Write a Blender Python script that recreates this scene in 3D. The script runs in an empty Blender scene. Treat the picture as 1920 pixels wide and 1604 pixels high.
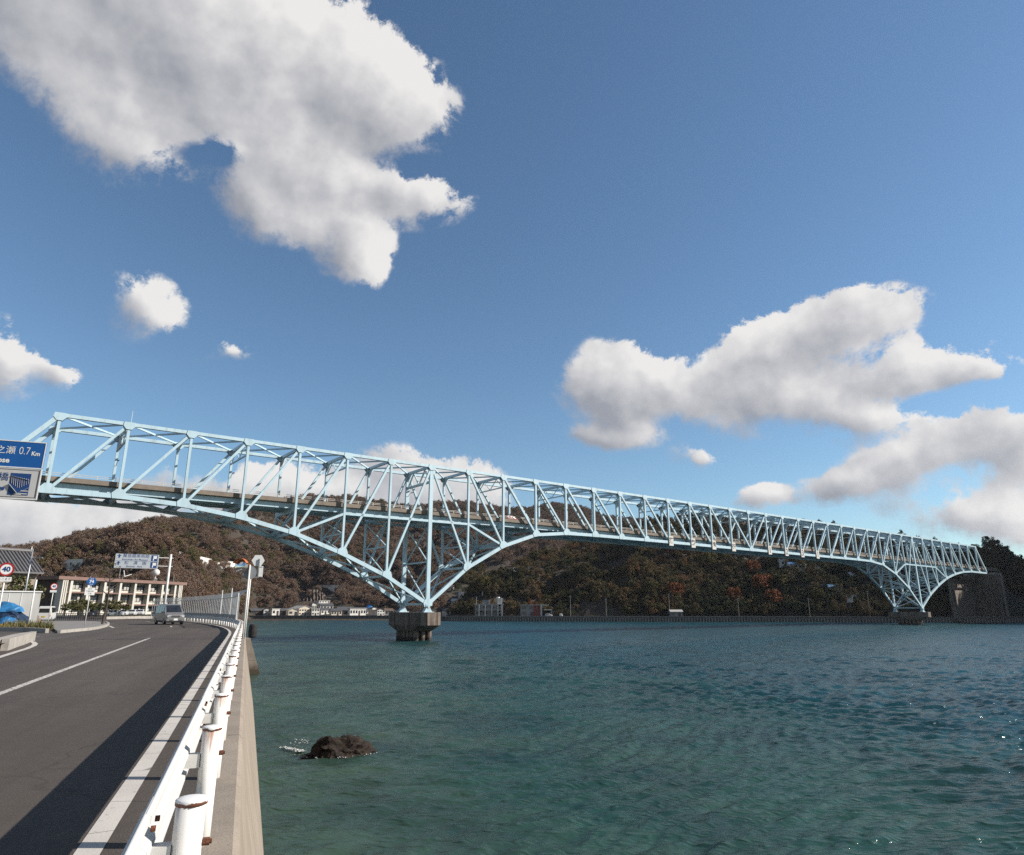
import bpy, bmesh, math, random
import numpy as np
from mathutils import Vector, Matrix

random.seed(7)
SC = bpy.context.scene
COL = SC.collection

# ------------------------------------------------------------------ camera
F, PIT, CZ, RZ = 1252.8, math.radians(15.182), 6.9, 5.27      # focal in photo pixels, pitch, eye height, road height (sea = 0)
CP, SP = math.cos(PIT), math.sin(PIT)
cam_data = bpy.data.cameras.new('camera')
cam_data.sensor_fit = 'HORIZONTAL'
cam_data.sensor_width = 36.0
cam_data.lens = 36.0 * F / 1920.0
cam_data.clip_start = 0.1
cam_data.clip_end = 20000
cam = bpy.data.objects.new('camera', cam_data)
COL.objects.link(cam)
cam.location = (0, 0, CZ)
cam.rotation_euler = (math.radians(90) + PIT, 0, 0)
SC.camera = cam

def ray(x, y):
    a = (x - 960) / F; b = (802 - y) / F
    return np.array([a, CP - b * SP, SP + b * CP])
def atz(x, y, z):
    d = ray(x, y); t = (z - CZ) / d[2]
    return (d[0] * t, d[1] * t, z)
def aty(x, y, Y):
    d = ray(x, y); t = Y / d[1]
    return (d[0] * t, Y, CZ + d[2] * t)

# ------------------------------------------------------------------ sky and sun
SUN_EL = math.radians(31)
SUN_DIR = Vector((math.cos(SUN_EL), 0.0, math.sin(SUN_EL)))      # the sun stands to the right
world = bpy.data.worlds.new('World')
SC.world = world
world.use_nodes = True
WN, WL = world.node_tree.nodes, world.node_tree.links
WN.clear()
def wn(t, **kw):
    n = WN.new(t)
    for k, v in kw.items(): setattr(n, k, v)
    return n
def wmath(op, a, b=None, c=None, clamp=False):
    n = wn('ShaderNodeMath', operation=op, use_clamp=clamp)
    for i, v in enumerate((a, b, c)):
        if v is None: continue
        if isinstance(v, (int, float)): n.inputs[i].default_value = v
        else: WL.new(v, n.inputs[i])
    return n.outputs[0]
sky = wn('ShaderNodeTexSky', sky_type='NISHITA', sun_disc=False)
sky.sun_elevation = SUN_EL
sky.sun_rotation = math.radians(90)
sky.air_density = 1.0
sky.dust_density = 0.25
sky.ozone_density = 1.6
tc = wn('ShaderNodeTexCoord')
direc = tc.outputs['Generated']
# cloud puffs: direction (as photo pixels), angular radii, tilt, weight
PUFFS = [
    (260, -60, 400, 190, 0, 1.2), (90, 60, 220, 150, -25, 1.0), (330, 130, 320, 190, 0, 1.2), (560, 130, 250, 180, 12, 1.1),
    (710, 210, 180, 120, 15, 1.0), (210, 260, 190, 110, 0, .6), (570, 340, 210, 130, -5, 1.0), (735, 365, 185, 70, 3, .85),
    (510, 400, 140, 90, 0, .7), (665, 480, 90, 105, -20, .75), (405, 288, 70, 34, 10, -.8),
    (248, 578, 112, 100, 0, .36), (-5, 680, 95, 105, 0, .55), (112, 714, 66, 50, 0, .50), (440, 662, 110, 52, 18, .25),
    (1150, 728, 130, 105, 0, 1.0), (1240, 745, 190, 105, 5, 1.0), (1400, 680, 165, 105, 12, 1.1), (1500, 655, 150, 90, 8, .9), (1585, 602, 150, 76, 0, .95),
    (1690, 695, 165, 80, 0, .9), (1800, 706, 110, 42, -4, .7), (1480, 757, 240, 76, 0, .95), (1620, 795, 150, 54, 0, .7), (1135, 822, 140, 34, 0, .65),
    (1308, 852, 70, 40, 0, .62), (1430, 934, 68, 38, 0, .6),
    (1570, 913, 115, 42, 8, .75), (1700, 875, 180, 78, 12, .95), (1850, 815, 190, 75, 0, .9), (1925, 880, 140, 95, 0, .75), (1810, 970, 210, 90, 0, .62),
    (60, 1000, 560, 130, 0, 1.0), (470, 930, 330, 78, 0, .9), (780, 915, 210, 100, 0, 1.0),
]
warp = wn('ShaderNodeTexNoise', noise_dimensions='3D')
warp.inputs['Scale'].default_value = 9.0; warp.inputs['Detail'].default_value = 3.0
WL.new(direc, warp.inputs['Vector'])
wv = wn('ShaderNodeVectorMath', operation='MULTIPLY_ADD')
wsub = wn('ShaderNodeVectorMath', operation='SUBTRACT'); wsub.inputs[1].default_value = (.5, .5, .5)
WL.new(warp.outputs['Color'], wsub.inputs[0])
WL.new(wsub.outputs[0], wv.inputs[0]); wv.inputs[1].default_value = (.05, .05, .05); WL.new(direc, wv.inputs[2])
pvec = wv.outputs[0]
acc = None; vacc = None
for (px, py, rx, ry, tilt, w) in PUFFS:
    dd = Vector(ray(px, py)); k = dd.length; dd.normalize()
    e1 = Vector((0, 0, 1)).cross(dd) * -1; e1.normalize()
    e2 = e1.cross(dd); e2.normalize()
    if e2.z < 0: e2 = -e2
    ct, st = math.cos(math.radians(tilt)), math.sin(math.radians(tilt))
    a1, a2 = e1 * ct + e2 * st, e2 * ct - e1 * st
    R = Matrix((a1, dd, a2)).transposed()                        # columns: local axes
    m = wn('ShaderNodeMapping', vector_type='TEXTURE')
    m.inputs['Location'].default_value = dd
    m.inputs['Rotation'].default_value = R.to_euler('XYZ')
    m.inputs['Scale'].default_value = (rx / F / k * 1.12, max(rx, ry) / F / k * 1.6, ry / F / k * 1.12)
    WL.new(pvec, m.inputs['Vector'])
    g = wn('ShaderNodeTexGradient', gradient_type='QUADRATIC_SPHERE')
    WL.new(m.outputs[0], g.inputs[0])
    acc = wmath('MULTIPLY_ADD', g.outputs['Fac'], w * 1.75, acc if acc is not None else 0.0)
    v = wn('ShaderNodeVectorMath', operation='MULTIPLY_ADD')
    WL.new(m.outputs[0], v.inputs[0]); WL.new(g.outputs['Fac'], v.inputs[1])
    if vacc is not None: WL.new(vacc, v.inputs[2])
    else: v.inputs[2].default_value = (0, 0, 0)
    vacc = v.outputs[0]
# scattered clouds over the rest of the sky, outside the part the photograph shows
sep = wn('ShaderNodeSeparateXYZ'); WL.new(direc, sep.inputs[0])
gn = wn('ShaderNodeTexNoise', noise_dimensions='3D'); gn.inputs['Scale'].default_value = 2.6; gn.inputs['Detail'].default_value = 2.0
WL.new(direc, gn.inputs['Vector'])
gen = wmath('MULTIPLY', wmath('SUBTRACT', gn.outputs['Fac'], .53), 7.0, clamp=True)
out_view = wmath('SUBTRACT', 1.0, wmath('MULTIPLY', wmath('SUBTRACT', sep.outputs['Y'], .45), 7.0, clamp=True), clamp=True)
acc = wmath('MULTIPLY_ADD', gen, out_view, acc)
# billowing detail
def billow(vec):
    n = wn('ShaderNodeTexNoise', noise_dimensions='3D')
    n.inputs['Scale'].default_value = 6.5; n.inputs['Detail'].default_value = 12.0; n.inputs['Roughness'].default_value = .68
    n.inputs['Lacunarity'].default_value = 2.1; n.inputs['Distortion'].default_value = .15
    WL.new(vec, n.inputs['Vector'])
    return n.outputs['Fac']
b0 = billow(direc)
off = wn('ShaderNodeVectorMath', operation='ADD'); off.inputs[1].default_value = (.016, .002, .016)
WL.new(direc, off.inputs[0])
n1 = wn('ShaderNodeTexNoise', noise_dimensions='3D'); n1.inputs['Scale'].default_value = 7.0; n1.inputs['Detail'].default_value = 7.0
n1.inputs['Roughness'].default_value = .52
n2 = wn('ShaderNodeTexNoise', noise_dimensions='3D'); n2.inputs['Scale'].default_value = 7.0; n2.inputs['Detail'].default_value = 7.0
n2.inputs['Roughness'].default_value = .52
WL.new(direc, n1.inputs['Vector']); WL.new(off.outputs[0], n2.inputs['Vector'])
near = wmath('MULTIPLY', acc, 6.0, clamp=True)
dens_raw = wmath('MULTIPLY_ADD', wmath('MULTIPLY', wmath('SUBTRACT', b0, .5), 3.2), near, acc)
# light from the sun's side: the right and the top
dotn = wn('ShaderNodeVectorMath', operation='DOT_PRODUCT'); dotn.inputs[1].default_value = (.75, 0, .75)
WL.new(vacc, dotn.inputs[0])
side = wmath('DIVIDE', dotn.outputs['Value'], wmath('ADD', acc, .25))
mr = wn('ShaderNodeMapRange', interpolation_type='SMOOTHSTEP')
mr.inputs['From Min'].default_value = .10
WL.new(wmath('MAXIMUM', wmath('MULTIPLY_ADD', side, -2.0, .56), .30), mr.inputs['From Max'])
WL.new(dens_raw, mr.inputs['Value'])
dens = mr.outputs[0]
relief = wmath('SUBTRACT', n1.outputs['Fac'], n2.outputs['Fac'])
thick = wmath('MULTIPLY', wmath('SUBTRACT', dens_raw, .7), .10)
lit = wmath('ADD', wmath('MULTIPLY_ADD', side, 2.5, .56), wmath('SUBTRACT', wmath('MULTIPLY', relief, 2.4), thick), clamp=True)
lowb = wmath('MULTIPLY', wmath('SUBTRACT', .22, sep.outputs['Z']), 2.2, clamp=True)
cr = wn('ShaderNodeValToRGB')
cr.color_ramp.elements[0].color = (.36, .375, .42, 1); cr.color_ramp.elements[0].position = 0.0
cr.color_ramp.elements[1].color = (.92, .90, .88, 1); cr.color_ramp.elements[1].position = 1.0
e = cr.color_ramp.elements.new(.5); e.color = (.60, .60, .625, 1)
WL.new(lit, cr.inputs['Fac'])
bg_sky = wn('ShaderNodeBackground'); bg_sky.inputs['Strength'].default_value = 0.069
tint = wn('ShaderNodeMix', data_type='RGBA', blend_type='MULTIPLY'); tint.inputs[0].default_value = 1.0
WL.new(sky.outputs[0], tint.inputs[6]); tint.inputs[7].default_value = (.86, 1.02, 1.09, 1)
WL.new(tint.outputs[2], bg_sky.inputs['Color'])
bg_cloud = wn('ShaderNodeBackground'); bg_cloud.inputs['Strength'].default_value = 0.54
WL.new(cr.outputs['Color'], bg_cloud.inputs['Color'])
mix = wn('ShaderNodeMixShader'); WL.new(wmath('MULTIPLY', dens, .97), mix.inputs['Fac'])
WL.new(bg_sky.outputs[0], mix.inputs[1]); WL.new(bg_cloud.outputs[0], mix.inputs[2])
wo = wn('ShaderNodeOutputWorld'); WL.new(mix.outputs[0], wo.inputs['Surface'])
world.cycles.sampling_method = 'MANUAL'; world.cycles.sample_map_resolution = 512

sun_data = bpy.data.lights.new('sun', 'SUN')
sun_data.energy = 5.0; sun_data.angle = math.radians(.53); sun_data.color = (1.0, .93, .84)
sun = bpy.data.objects.new('sun', sun_data); COL.objects.link(sun)
sun.location = (60, 0, 60)
sun.rotation_euler = SUN_DIR.to_track_quat('Z', 'Y').to_euler()

SC.view_settings.view_transform = 'Standard'
SC.view_settings.look = 'None'
SC.view_settings.exposure = 0.8
SC.view_settings.gamma = 1.0
SC.view_settings.use_curve_mapping = False
SC.cycles.use_denoising = False
SC.cycles.max_bounces = 6
SC.cycles.diffuse_bounces = 2
SC.cycles.glossy_bounces = 3
SC.cycles.transparent_max_bounces = 12
SC.cycles.use_adaptive_sampling = True

# ------------------------------------------------------------------ helpers
def newmat(name):
    m = bpy.data.materials.new(name); m.use_nodes = True
    nt = m.node_tree; b = nt.nodes['Principled BSDF']
    return m, nt, b
def _noise(nt, scale, detail=4, rough=.55, vec=None, dim='3D'):
    n = nt.nodes.new('ShaderNodeTexNoise'); n.noise_dimensions = dim
    n.inputs['Scale'].default_value = scale; n.inputs['Detail'].default_value = detail; n.inputs['Roughness'].default_value = rough
    if vec is not None: nt.links.new(vec, n.inputs['Vector'])
    return n.outputs['Fac']
def _pos(nt):
    return nt.nodes.new('ShaderNodeNewGeometry').outputs['Position']
def _scaled(nt, vec, s):
    m = nt.nodes.new('ShaderNodeVectorMath'); m.operation = 'MULTIPLY'
    nt.links.new(vec, m.inputs[0]); m.inputs[1].default_value = s
    return m.outputs[0]
def _ramp(nt, fac, stops):
    r = nt.nodes.new('ShaderNodeValToRGB'); el = r.color_ramp.elements
    while len(el) < len(stops): el.new(.5)
    for e, (p, c) in zip(el, stops):
        e.position = p; e.color = (c[0], c[1], c[2], 1) if len(c) == 3 else c
    nt.links.new(fac, r.inputs['Fac'])
    return r.outputs['Color']
def _mixc(nt, fac, a, b, mode='MIX'):
    m = nt.nodes.new('ShaderNodeMix'); m.data_type = 'RGBA'; m.blend_type = mode
    for sock, v in ((m.inputs[0], fac), (m.inputs[6], a), (m.inputs[7], b)):
        if isinstance(v, (int, float)): sock.default_value = v
        elif isinstance(v, tuple): sock.default_value = (v[0], v[1], v[2], 1)
        else: nt.links.new(v, sock)
    return m.outputs[2]
def _math(nt, op, a, b=None, clamp=False):
    n = nt.nodes.new('ShaderNodeMath'); n.operation = op; n.use_clamp = clamp
    for i, v in enumerate((a, b)):
        if v is None: continue
        if isinstance(v, (int, float)): n.inputs[i].default_value = v
        else: nt.links.new(v, n.inputs[i])
    return n.outputs[0]
def _bump(nt, b, h, strength=.3, dist=.02):
    n = nt.nodes.new('ShaderNodeBump'); n.inputs['Strength'].default_value = strength; n.inputs['Distance'].default_value = dist
    nt.links.new(h, n.inputs['Height']); nt.links.new(n.outputs[0], b.inputs['Normal'])
def mat(name, col, rough=.6, metal=0.0, var=.18, nscale=3.0, bump=0.0, bscale=30.0, dirt=None, dscale=1.2, damt=.45, spec=.4, streak=False, alb=.62):
    """a procedural paint, stone or metal: base colour with mottling, optional dirt patches and fine relief"""
    m, nt, b = newmat(name)
    p = _pos(nt)
    n = _noise(nt, nscale, 5, .6, p)
    k_ = alb; col = tuple(c * k_ for c in col); dirt = tuple(c * k_ for c in dirt) if dirt else None
    lo = tuple(c * (1 - var) for c in col); hi = tuple(min(1, c * (1 + var)) for c in col)
    c = _ramp(nt, n, [(.3, lo), (.7, hi)])
    if dirt:
        v = _scaled(nt, p, (dscale, dscale, dscale * (.12 if streak else 1)))
        f = _ramp(nt, _noise(nt, 1.0, 6, .65, v), [(.5, (0, 0, 0)), (.72, (damt,) * 3)])
        c = _mixc(nt, f, c, dirt)
    nt.links.new(c, b.inputs['Base Color'])
    b.inputs['Roughness'].default_value = rough; b.inputs['Metallic'].default_value = metal
    b.inputs['Specular IOR Level'].default_value = spec
    if bump: _bump(nt, b, _noise(nt, bscale, 4, .6, p), bump, .02)
    return m
def glass(name, col=(.02, .025, .03), rough=.06):
    m, nt, b = newmat(name)
    c = _ramp(nt, _noise(nt, .9, 3, .6, _pos(nt)), [(.35, tuple(x * .7 for x in col)), (.65, tuple(x * 1.8 for x in col))])
    nt.links.new(c, b.inputs['Base Color']); b.inputs['Roughness'].default_value = rough; b.inputs['Specular IOR Level'].default_value = .7
    return m

class MB:
    def __init__(s): s.v = []; s.f = []; s.m = []
    def add(s, vs, fs, mi=0):
        k = len(s.v); s.v += [tuple(v) for v in vs]; s.f += [tuple(i + k for i in f) for f in fs]; s.m += [mi] * len(fs); return s
    def box(s, c, d, rz=0.0, mi=0, M=None):
        hx, hy, hz = d[0] / 2, d[1] / 2, d[2] / 2
        vs = [Vector((x, y, z)) for z in (-hz, hz) for y in (-hy, hy) for x in (-hx, hx)]
        R = M if M is not None else Matrix.Rotation(rz, 3, 'Z')
        vs = [R @ v + Vector(c) for v in vs]
        return s.add(vs, [(0, 2, 3, 1), (4, 5, 7, 6), (0, 1, 5, 4), (2, 6, 7, 3), (0, 4, 6, 2), (1, 3, 7, 5)], mi)
    def beam(s, p, q, w, h, up=(0, 0, 1), mi=0):
        p, q = Vector(p), Vector(q); x = (q - p); L = x.length; x.normalize()
        y = Vector(up).cross(x)
        if y.length < 1e-4: y = Vector((0, 1, 0)).cross(x)
        y.normalize(); z = x.cross(y)
        return s.box((p + q) / 2, (L, w, h), M=Matrix((x, y, z)).transposed(), mi=mi)
    def tube(s, p, q, r0, r1=None, n=10, mi=0, cap=True):
        r1 = r0 if r1 is None else r1
        p, q = Vector(p), Vector(q); x = (q - p).normalized()
        a = x.orthogonal().normalized(); b = x.cross(a)
        vs = []
        for c, r in ((p, r0), (q, r1)):
            vs += [c + (a * math.cos(2 * math.pi * i / n) + b * math.sin(2 * math.pi * i / n)) * r for i in range(n)]
        fs = [(i, (i + 1) % n, n + (i + 1) % n, n + i) for i in range(n)]
        if cap: fs += [tuple(range(n - 1, -1, -1)), tuple(range(n, 2 * n))]
        return s.add(vs, fs, mi)
    def lathe(s, prof, n=16, c=(0, 0, 0), mi=0):
        vs = []; fs = []; c = Vector(c)
        for r, z in prof: vs += [c + Vector((r * math.cos(2 * math.pi * i / n), r * math.sin(2 * math.pi * i / n), z)) for i in range(n)]
        for k in range(len(prof) - 1):
            fs += [(k * n + i, k * n + (i + 1) % n, (k + 1) * n + (i + 1) % n, (k + 1) * n + i) for i in range(n)]
        fs += [tuple(range(n - 1, -1, -1)), tuple(range((len(prof) - 1) * n, len(prof) * n))]
        return s.add(vs, fs, mi)
    def prism(s, poly, y0, y1, mi=0, axis='Y'):
        """polygon in XZ swept along Y (or in XY swept along Z)"""
        n = len(poly)
        if axis == 'Y': vs = [(a, y0, b) for a, b in poly] + [(a, y1, b) for a, b in poly]
        elif axis == 'X': vs = [(y0, a, b) for a, b in poly] + [(y1, a, b) for a, b in poly]
        else: vs = [(a, b, y0) for a, b in poly] + [(a, b, y1) for a, b in poly]
        fs = [tuple(range(n)), tuple(range(2 * n - 1, n - 1, -1))] + [(i, n + i, n + (i + 1) % n, (i + 1) % n) for i in range(n)]
        return s.add(vs, fs, mi)
    def strip(s, prof_a, prof_b, mi=0, closed=False):
        n = len(prof_a); fs = [(i, i + 1, n + i + 1, n + i) for i in range(n - 1)]
        if closed: fs.append((n - 1, 0, n, 2 * n - 1))
        return s.add(list(prof_a) + list(prof_b), fs, mi)
    def mesh(s, name, mats, smooth=False):
        me = bpy.data.meshes.new(name); me.from_pydata(s.v, [], s.f)
        for m in (mats if isinstance(mats, (list, tuple)) else [mats]): me.materials.append(m)
        if max(s.m, default=0): me.polygons.foreach_set('material_index', s.m)
        bm = bmesh.new(); bm.from_mesh(me); bmesh.ops.recalc_face_normals(bm, faces=bm.faces); bm.to_mesh(me); bm.free()
        if smooth: me.polygons.foreach_set('use_smooth', [True] * len(me.polygons))
        me.update(); return me
    def build(s, name, mats, parent=None, smooth=False, loc=None, rz=None):
        return obj(name, s.mesh(name, mats, smooth), parent, loc, rz)
def obj(name, me, parent=None, loc=None, rz=None):
    o = bpy.data.objects.new(name, me); COL.objects.link(o)
    if parent is not None: o.parent = parent
    if loc is not None: o.location = loc
    if rz is not None: o.rotation_euler = (0, 0, rz)
    return o
def tag(o, label, cat, group=None):
    o['label'] = label; o['category'] = cat
    if group: o['group'] = group
    return o
def thing(name, label, cat, loc=(0, 0, 0), rz=0.0, group=None):
    return tag(obj(name, None, None, loc, rz), label, cat, group)
def struct(o, kind='structure'):
    o['kind'] = kind; return o
def dup(root, loc, rz, label=None, group=None):
    r = root.copy(); COL.objects.link(r); r.location = loc; r.rotation_euler = (0, 0, rz)
    if label: r['label'] = label
    if group: r['group'] = group
    for ch in list(root.children):
        c = ch.copy(); COL.objects.link(c); c.parent = r
        for g in list(ch.children):
            d = g.copy(); COL.objects.link(d); d.parent = c
    return r
_ub = MB().box((0, 0, 0), (1, 1, 1))
UNIT = {}
def member(name, p, q, w, h, m, parent, up=(0, 0, 1)):
    """a straight steel or concrete member: a shared unit box stretched between two points"""
    if m.name not in UNIT: UNIT[m.name] = _ub.mesh('member', m)
    p, q = Vector(p), Vector(q); x = q - p; L = x.length; x.normalize()
    y = Vector(up).cross(x)
    if y.length < 1e-4: y = Vector((0, 1, 0)).cross(x)
    y.normalize(); z = x.cross(y)
    o = obj(name, UNIT[m.name], parent)
    o.matrix_local = Matrix.Translation((p + q) / 2) @ Matrix((x * L, y * w, z * h)).transposed().to_4x4()
    return o
def lettering(name, txt, size, m, parent, loc, rot, align='CENTER', bold=0.0, sx=1.0):
    cu = bpy.data.curves.new(name, 'FONT'); cu.body = txt; cu.size = size; cu.align_x = align; cu.align_y = 'CENTER'; cu.offset = bold
    cu.resolution_u = 3
    t = bpy.data.objects.new(name, cu); COL.objects.link(t)
    dg = bpy.context.evaluated_depsgraph_get(); dg.update()
    me = bpy.data.meshes.new_from_object(t.evaluated_get(dg))
    COL.objects.unlink(t); bpy.data.objects.remove(t)
    me.materials.clear(); me.materials.append(m)
    o = obj(name, me, parent, loc); o.rotation_euler = rot; o.scale = (sx, 1, 1)
    return o
FRONT = (math.radians(90), 0, 0)                # lettering on a local -Y face

# ------------------------------------------------------------------ the line of the road
O2 = Vector((-1.48, 3.43)); D2 = Vector((-.3583, .9336)).normalized(); N2 = Vector((-D2.y, D2.x))     # N2 points inland
def R2(a, off, z=None):
    k = .0023 * max(0.0, a - 45.0) ** 2
    p = O2 + D2 * a + N2 * (off + k)
    return (p.x, p.y, RZ if z is None else z)
def head(a):
    d = D2 + N2 * (.0046 * max(0.0, a - 45.0)); return math.atan2(d.y, d.x)

# ------------------------------------------------------------------ materials
M_white = mat('white_rail_paint', (.80, .79, .76), .45, dirt=(.55, .45, .34), dscale=3.0, damt=.25, var=.04)
M_rust = mat('rust', (.16, .055, .025), .85, var=.5, nscale=40, bump=.4, bscale=120)
M_galv = mat('galvanised_steel', (.42, .44, .46), .45, .6, var=.12)
M_grey = mat('grey_paint', (.30, .32, .34), .5, var=.1)
M_black = mat('black_rubber', (.015, .015, .016), .8)
M_dark = mat('dark_steel', (.05, .05, .055), .6)
M_blue = mat('sign_blue', (.004, .085, .30), .4, var=.05, alb=.8)
M_signwhite = mat('sign_white', (.62, .62, .61), .4, var=.04, alb=.92)
M_signgrey = mat('sign_pale_grey', (.46, .45, .44), .5, var=.05, alb=.85)
M_red = mat('sign_red', (.42, .02, .025), .45, var=.08)
M_ink = mat('sign_ink_blue', (.01, .06, .22), .5, var=.05)
M_inkblack = mat('sign_ink_black', (.02, .02, .022), .6, var=.05)
M_orange = mat('orange_paint', (.62, .17, .03), .5, var=.1)
M_glass = glass('window_glass')
M_steel = mat('pale_blue_bridge_paint', (.55, .735, .825), .42, var=.05, nscale=.35, dirt=(.33, .36, .34), dscale=1.1, damt=.5, streak=True)
M_conc = mat('pale_concrete', (.36, .33, .295), .85, var=.14, nscale=1.2, bump=.35, bscale=50, dirt=(.13, .11, .09), dscale=.9, damt=.5, streak=True)
M_deck = mat('deck_concrete', (.25, .205, .165), .85, var=.15, nscale=.6, dirt=(.14, .11, .09), dscale=.8, damt=.5)

def asphalt(name, base, fleck):
    m, nt, b = newmat(name); p = _pos(nt)
    big = _noise(nt, .35, 4, .6, p); mid = _noise(nt, 6, 4, .6, p); fine = _noise(nt, 60, 3, .75, p)
    c = _ramp(nt, big, [(.3, tuple(x * .86 for x in base)), (.7, tuple(x * 1.12 for x in base))])
    c = _mixc(nt, _ramp(nt, fine, [(.50, (0, 0, 0)), (.68, (.75,) * 3)]), c, fleck)
    c = _mixc(nt, _ramp(nt, mid, [(.35, (.35,) * 3), (.6, (0, 0, 0))]), c, tuple(x * .7 for x in base))
    # tyre tracks and stains drawn out along the road
    def along(v):
        d = nt.nodes.new('ShaderNodeVectorMath'); d.operation = 'DOT_PRODUCT'; d.inputs[1].default_value = v; nt.links.new(p, d.inputs[0]); return d.outputs['Value']
    cb = nt.nodes.new('ShaderNodeCombineXYZ'); nt.links.new(_math(nt, 'MULTIPLY', along((D2.x, D2.y, 0)), .06), cb.inputs[0]); nt.links.new(_math(nt, 'MULTIPLY', along((N2.x, N2.y, 0)), .9), cb.inputs[1])
    c = _mixc(nt, _ramp(nt, _noise(nt, 1.0, 5, .6, cb.outputs[0]), [(.42, (.55,) * 3), (.6, (0, 0, 0))]), c, tuple(x * .72 for x in base))
    w = nt.nodes.new('ShaderNodeTexVoronoi'); w.feature = 'DISTANCE_TO_EDGE'; w.inputs['Scale'].default_value = .22; nt.links.new(_scaled(nt, p, (1, 1, 1)), w.inputs['Vector'])
    wv_ = nt.nodes.new('ShaderNodeVectorMath'); wv_.operation = 'ADD'; nt.links.new(p, wv_.inputs[0]); nn_ = nt.nodes.new('ShaderNodeTexNoise'); nn_.inputs['Scale'].default_value = 1.1; nn_.inputs['Detail'].default_value = 5; nt.links.new(p, nn_.inputs['Vector']); nt.links.new(nn_.outputs['Color'], wv_.inputs[1]); nt.links.new(wv_.outputs[0], w.inputs['Vector'])
    c = _mixc(nt, _ramp(nt, w.outputs['Distance'], [(.0022, (.5,) * 3), (.005, (0, 0, 0))]), c, tuple(x * .45 for x in base))
    nt.links.new(c, b.inputs['Base Color']); b.inputs['Roughness'].default_value = .85
    b.inputs['Specular IOR Level'].default_value = .25
    _bump(nt, b, fine, .55, .012)
    return m
M_asph = asphalt('asphalt', (.066, .0545, .047), (.14, .117, .10))
M_asph2 = asphalt('old_asphalt', (.070, .061, .054), (.115, .10, .09))
def paintmark(name, wear):
    m, nt, b = newmat(name); p = _pos(nt)
    c = _ramp(nt, _noise(nt, 14, 5, .7, p), [(wear - .05, (.06, .05, .045)), (wear + .03, (.44, .41, .375))])
    v = _noise(nt, 1.5, 3, .6, p)
    c = _mixc(nt, _ramp(nt, v, [(.4, (0, 0, 0)), (.75, (.35,) * 3)]), c, (.25, .22, .20))
    # hairline cracks running across the paint
    w = nt.nodes.new('ShaderNodeTexVoronoi'); w.feature = 'DISTANCE_TO_EDGE'; w.inputs['Scale'].default_value = 1.1
    nt.links.new(p, w.inputs['Vector'])
    c = _mixc(nt, _ramp(nt, w.outputs['Distance'], [(.004, (.7,) * 3), (.010, (0, 0, 0))]), c, (.07, .06, .055))
    nt.links.new(c, b.inputs['Base Color']); b.inputs['Roughness'].default_value = .7
    _bump(nt, b, _noise(nt, 60, 3, .6, p), .3, .01)
    return m
M_line = paintmark('road_paint', .34); M_lineworn = paintmark('worn_road_paint', .45)

# ------------------------------------------------------------------ ground, road and markings
STEPS = [-40 + 4 * i for i in range(22)] + [45 + 2.5 * i for i in range(47)]
def ribbon(name, o0, o1, z, m, a0=None, a1=None, kind='structure', wob=0.0):
    st = [a for a in STEPS if (a0 is None or a > a0) and (a1 is None or a < a1)]
    if a0 is not None: st = [a0] + st
    if a1 is not None: st = st + [a1]
    f0 = o0 if callable(o0) else (lambda a: o0); f1 = o1 if callable(o1) else (lambda a: o1)
    mb = MB()
    mb.strip([R2(a, f0(a), z) for a in st], [R2(a, f1(a), z) for a in st])
    return struct(mb.build(name, m), kind)
def sheet(name, pts, z, m):
    bm = bmesh.new(); vs = [bm.verts.new((p[0], p[1], z)) for p in pts]
    es = [bm.edges.new((vs[i], vs[(i + 1) % len(vs)])) for i in range(len(vs))]
    bmesh.ops.triangle_fill(bm, edges=es, use_beauty=True, normal=(0, 0, 1))
    bmesh.ops.recalc_face_normals(bm, faces=bm.faces)
    me = bpy.data.meshes.new(name); bm.to_mesh(me); bm.free(); me.materials.append(m)
    return struct(obj(name, me))
land_edge = [R2(a, .11)[:2] for a in STEPS]
sheet('ground', land_edge + [(-135, 205), (-205, 262), (-430, 300), (-430, -60)], RZ - .012, M_asph2)
ribbon('road', .115, 9.4, RZ - .004, M_asph)
ribbon('edge_line', .63, .80, RZ, M_line)
cl = lambda a: 4.25 + .022 * (min(a, 42) - 12)
ribbon('centre_line', lambda a: cl(a) - .08, lambda a: cl(a) + .08, RZ, M_lineworn, -40, 41.5)
for a0 in (68.5, 78.5, 88.5, 98.5):
    ribbon('centre_line', 4.85, 5.0, RZ, M_line, a0, a0 + 4)
# the far lane's edge line turning into the side road
arc = [(0, 1232), (30, 1222.5), (50, 1216.5), (63, 1211), (66.5, 1207.5), (62, 1204), (50, 1202), (36, 1201)]
pts = [Vector(atz(x, y, RZ)[:2]) for x, y in arc]
first = pts[0] - pts[1]; pts = [pts[0] + first.normalized() * 26] + pts
mb = MB(); la, lb = [], []
for i, p in enumerate(pts):
    t = (pts[min(i + 1, len(pts) - 1)] - pts[max(i - 1, 0)]).normalized(); nn = Vector((-t.y, t.x)) * .11
    la.append((p.x + nn.x, p.y + nn.y, RZ)); lb.append((p.x - nn.x, p.y - nn.y, RZ))
mb.strip(la, lb); struct(mb.build('edge_line', M_line))
for (p, q) in (((10, 1196.5), (75, 1194)), ((205, 1174), (213, 1177.5))):
    a, b = Vector(atz(*p, RZ)), Vector(atz(*q, RZ)); t = (b - a).normalized(); nn = Vector((-t.y, t.x, 0)) * .1
    struct(MB().strip([a + nn, b + nn], [a - nn, b - nn]).build('edge_line', M_line))

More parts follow.
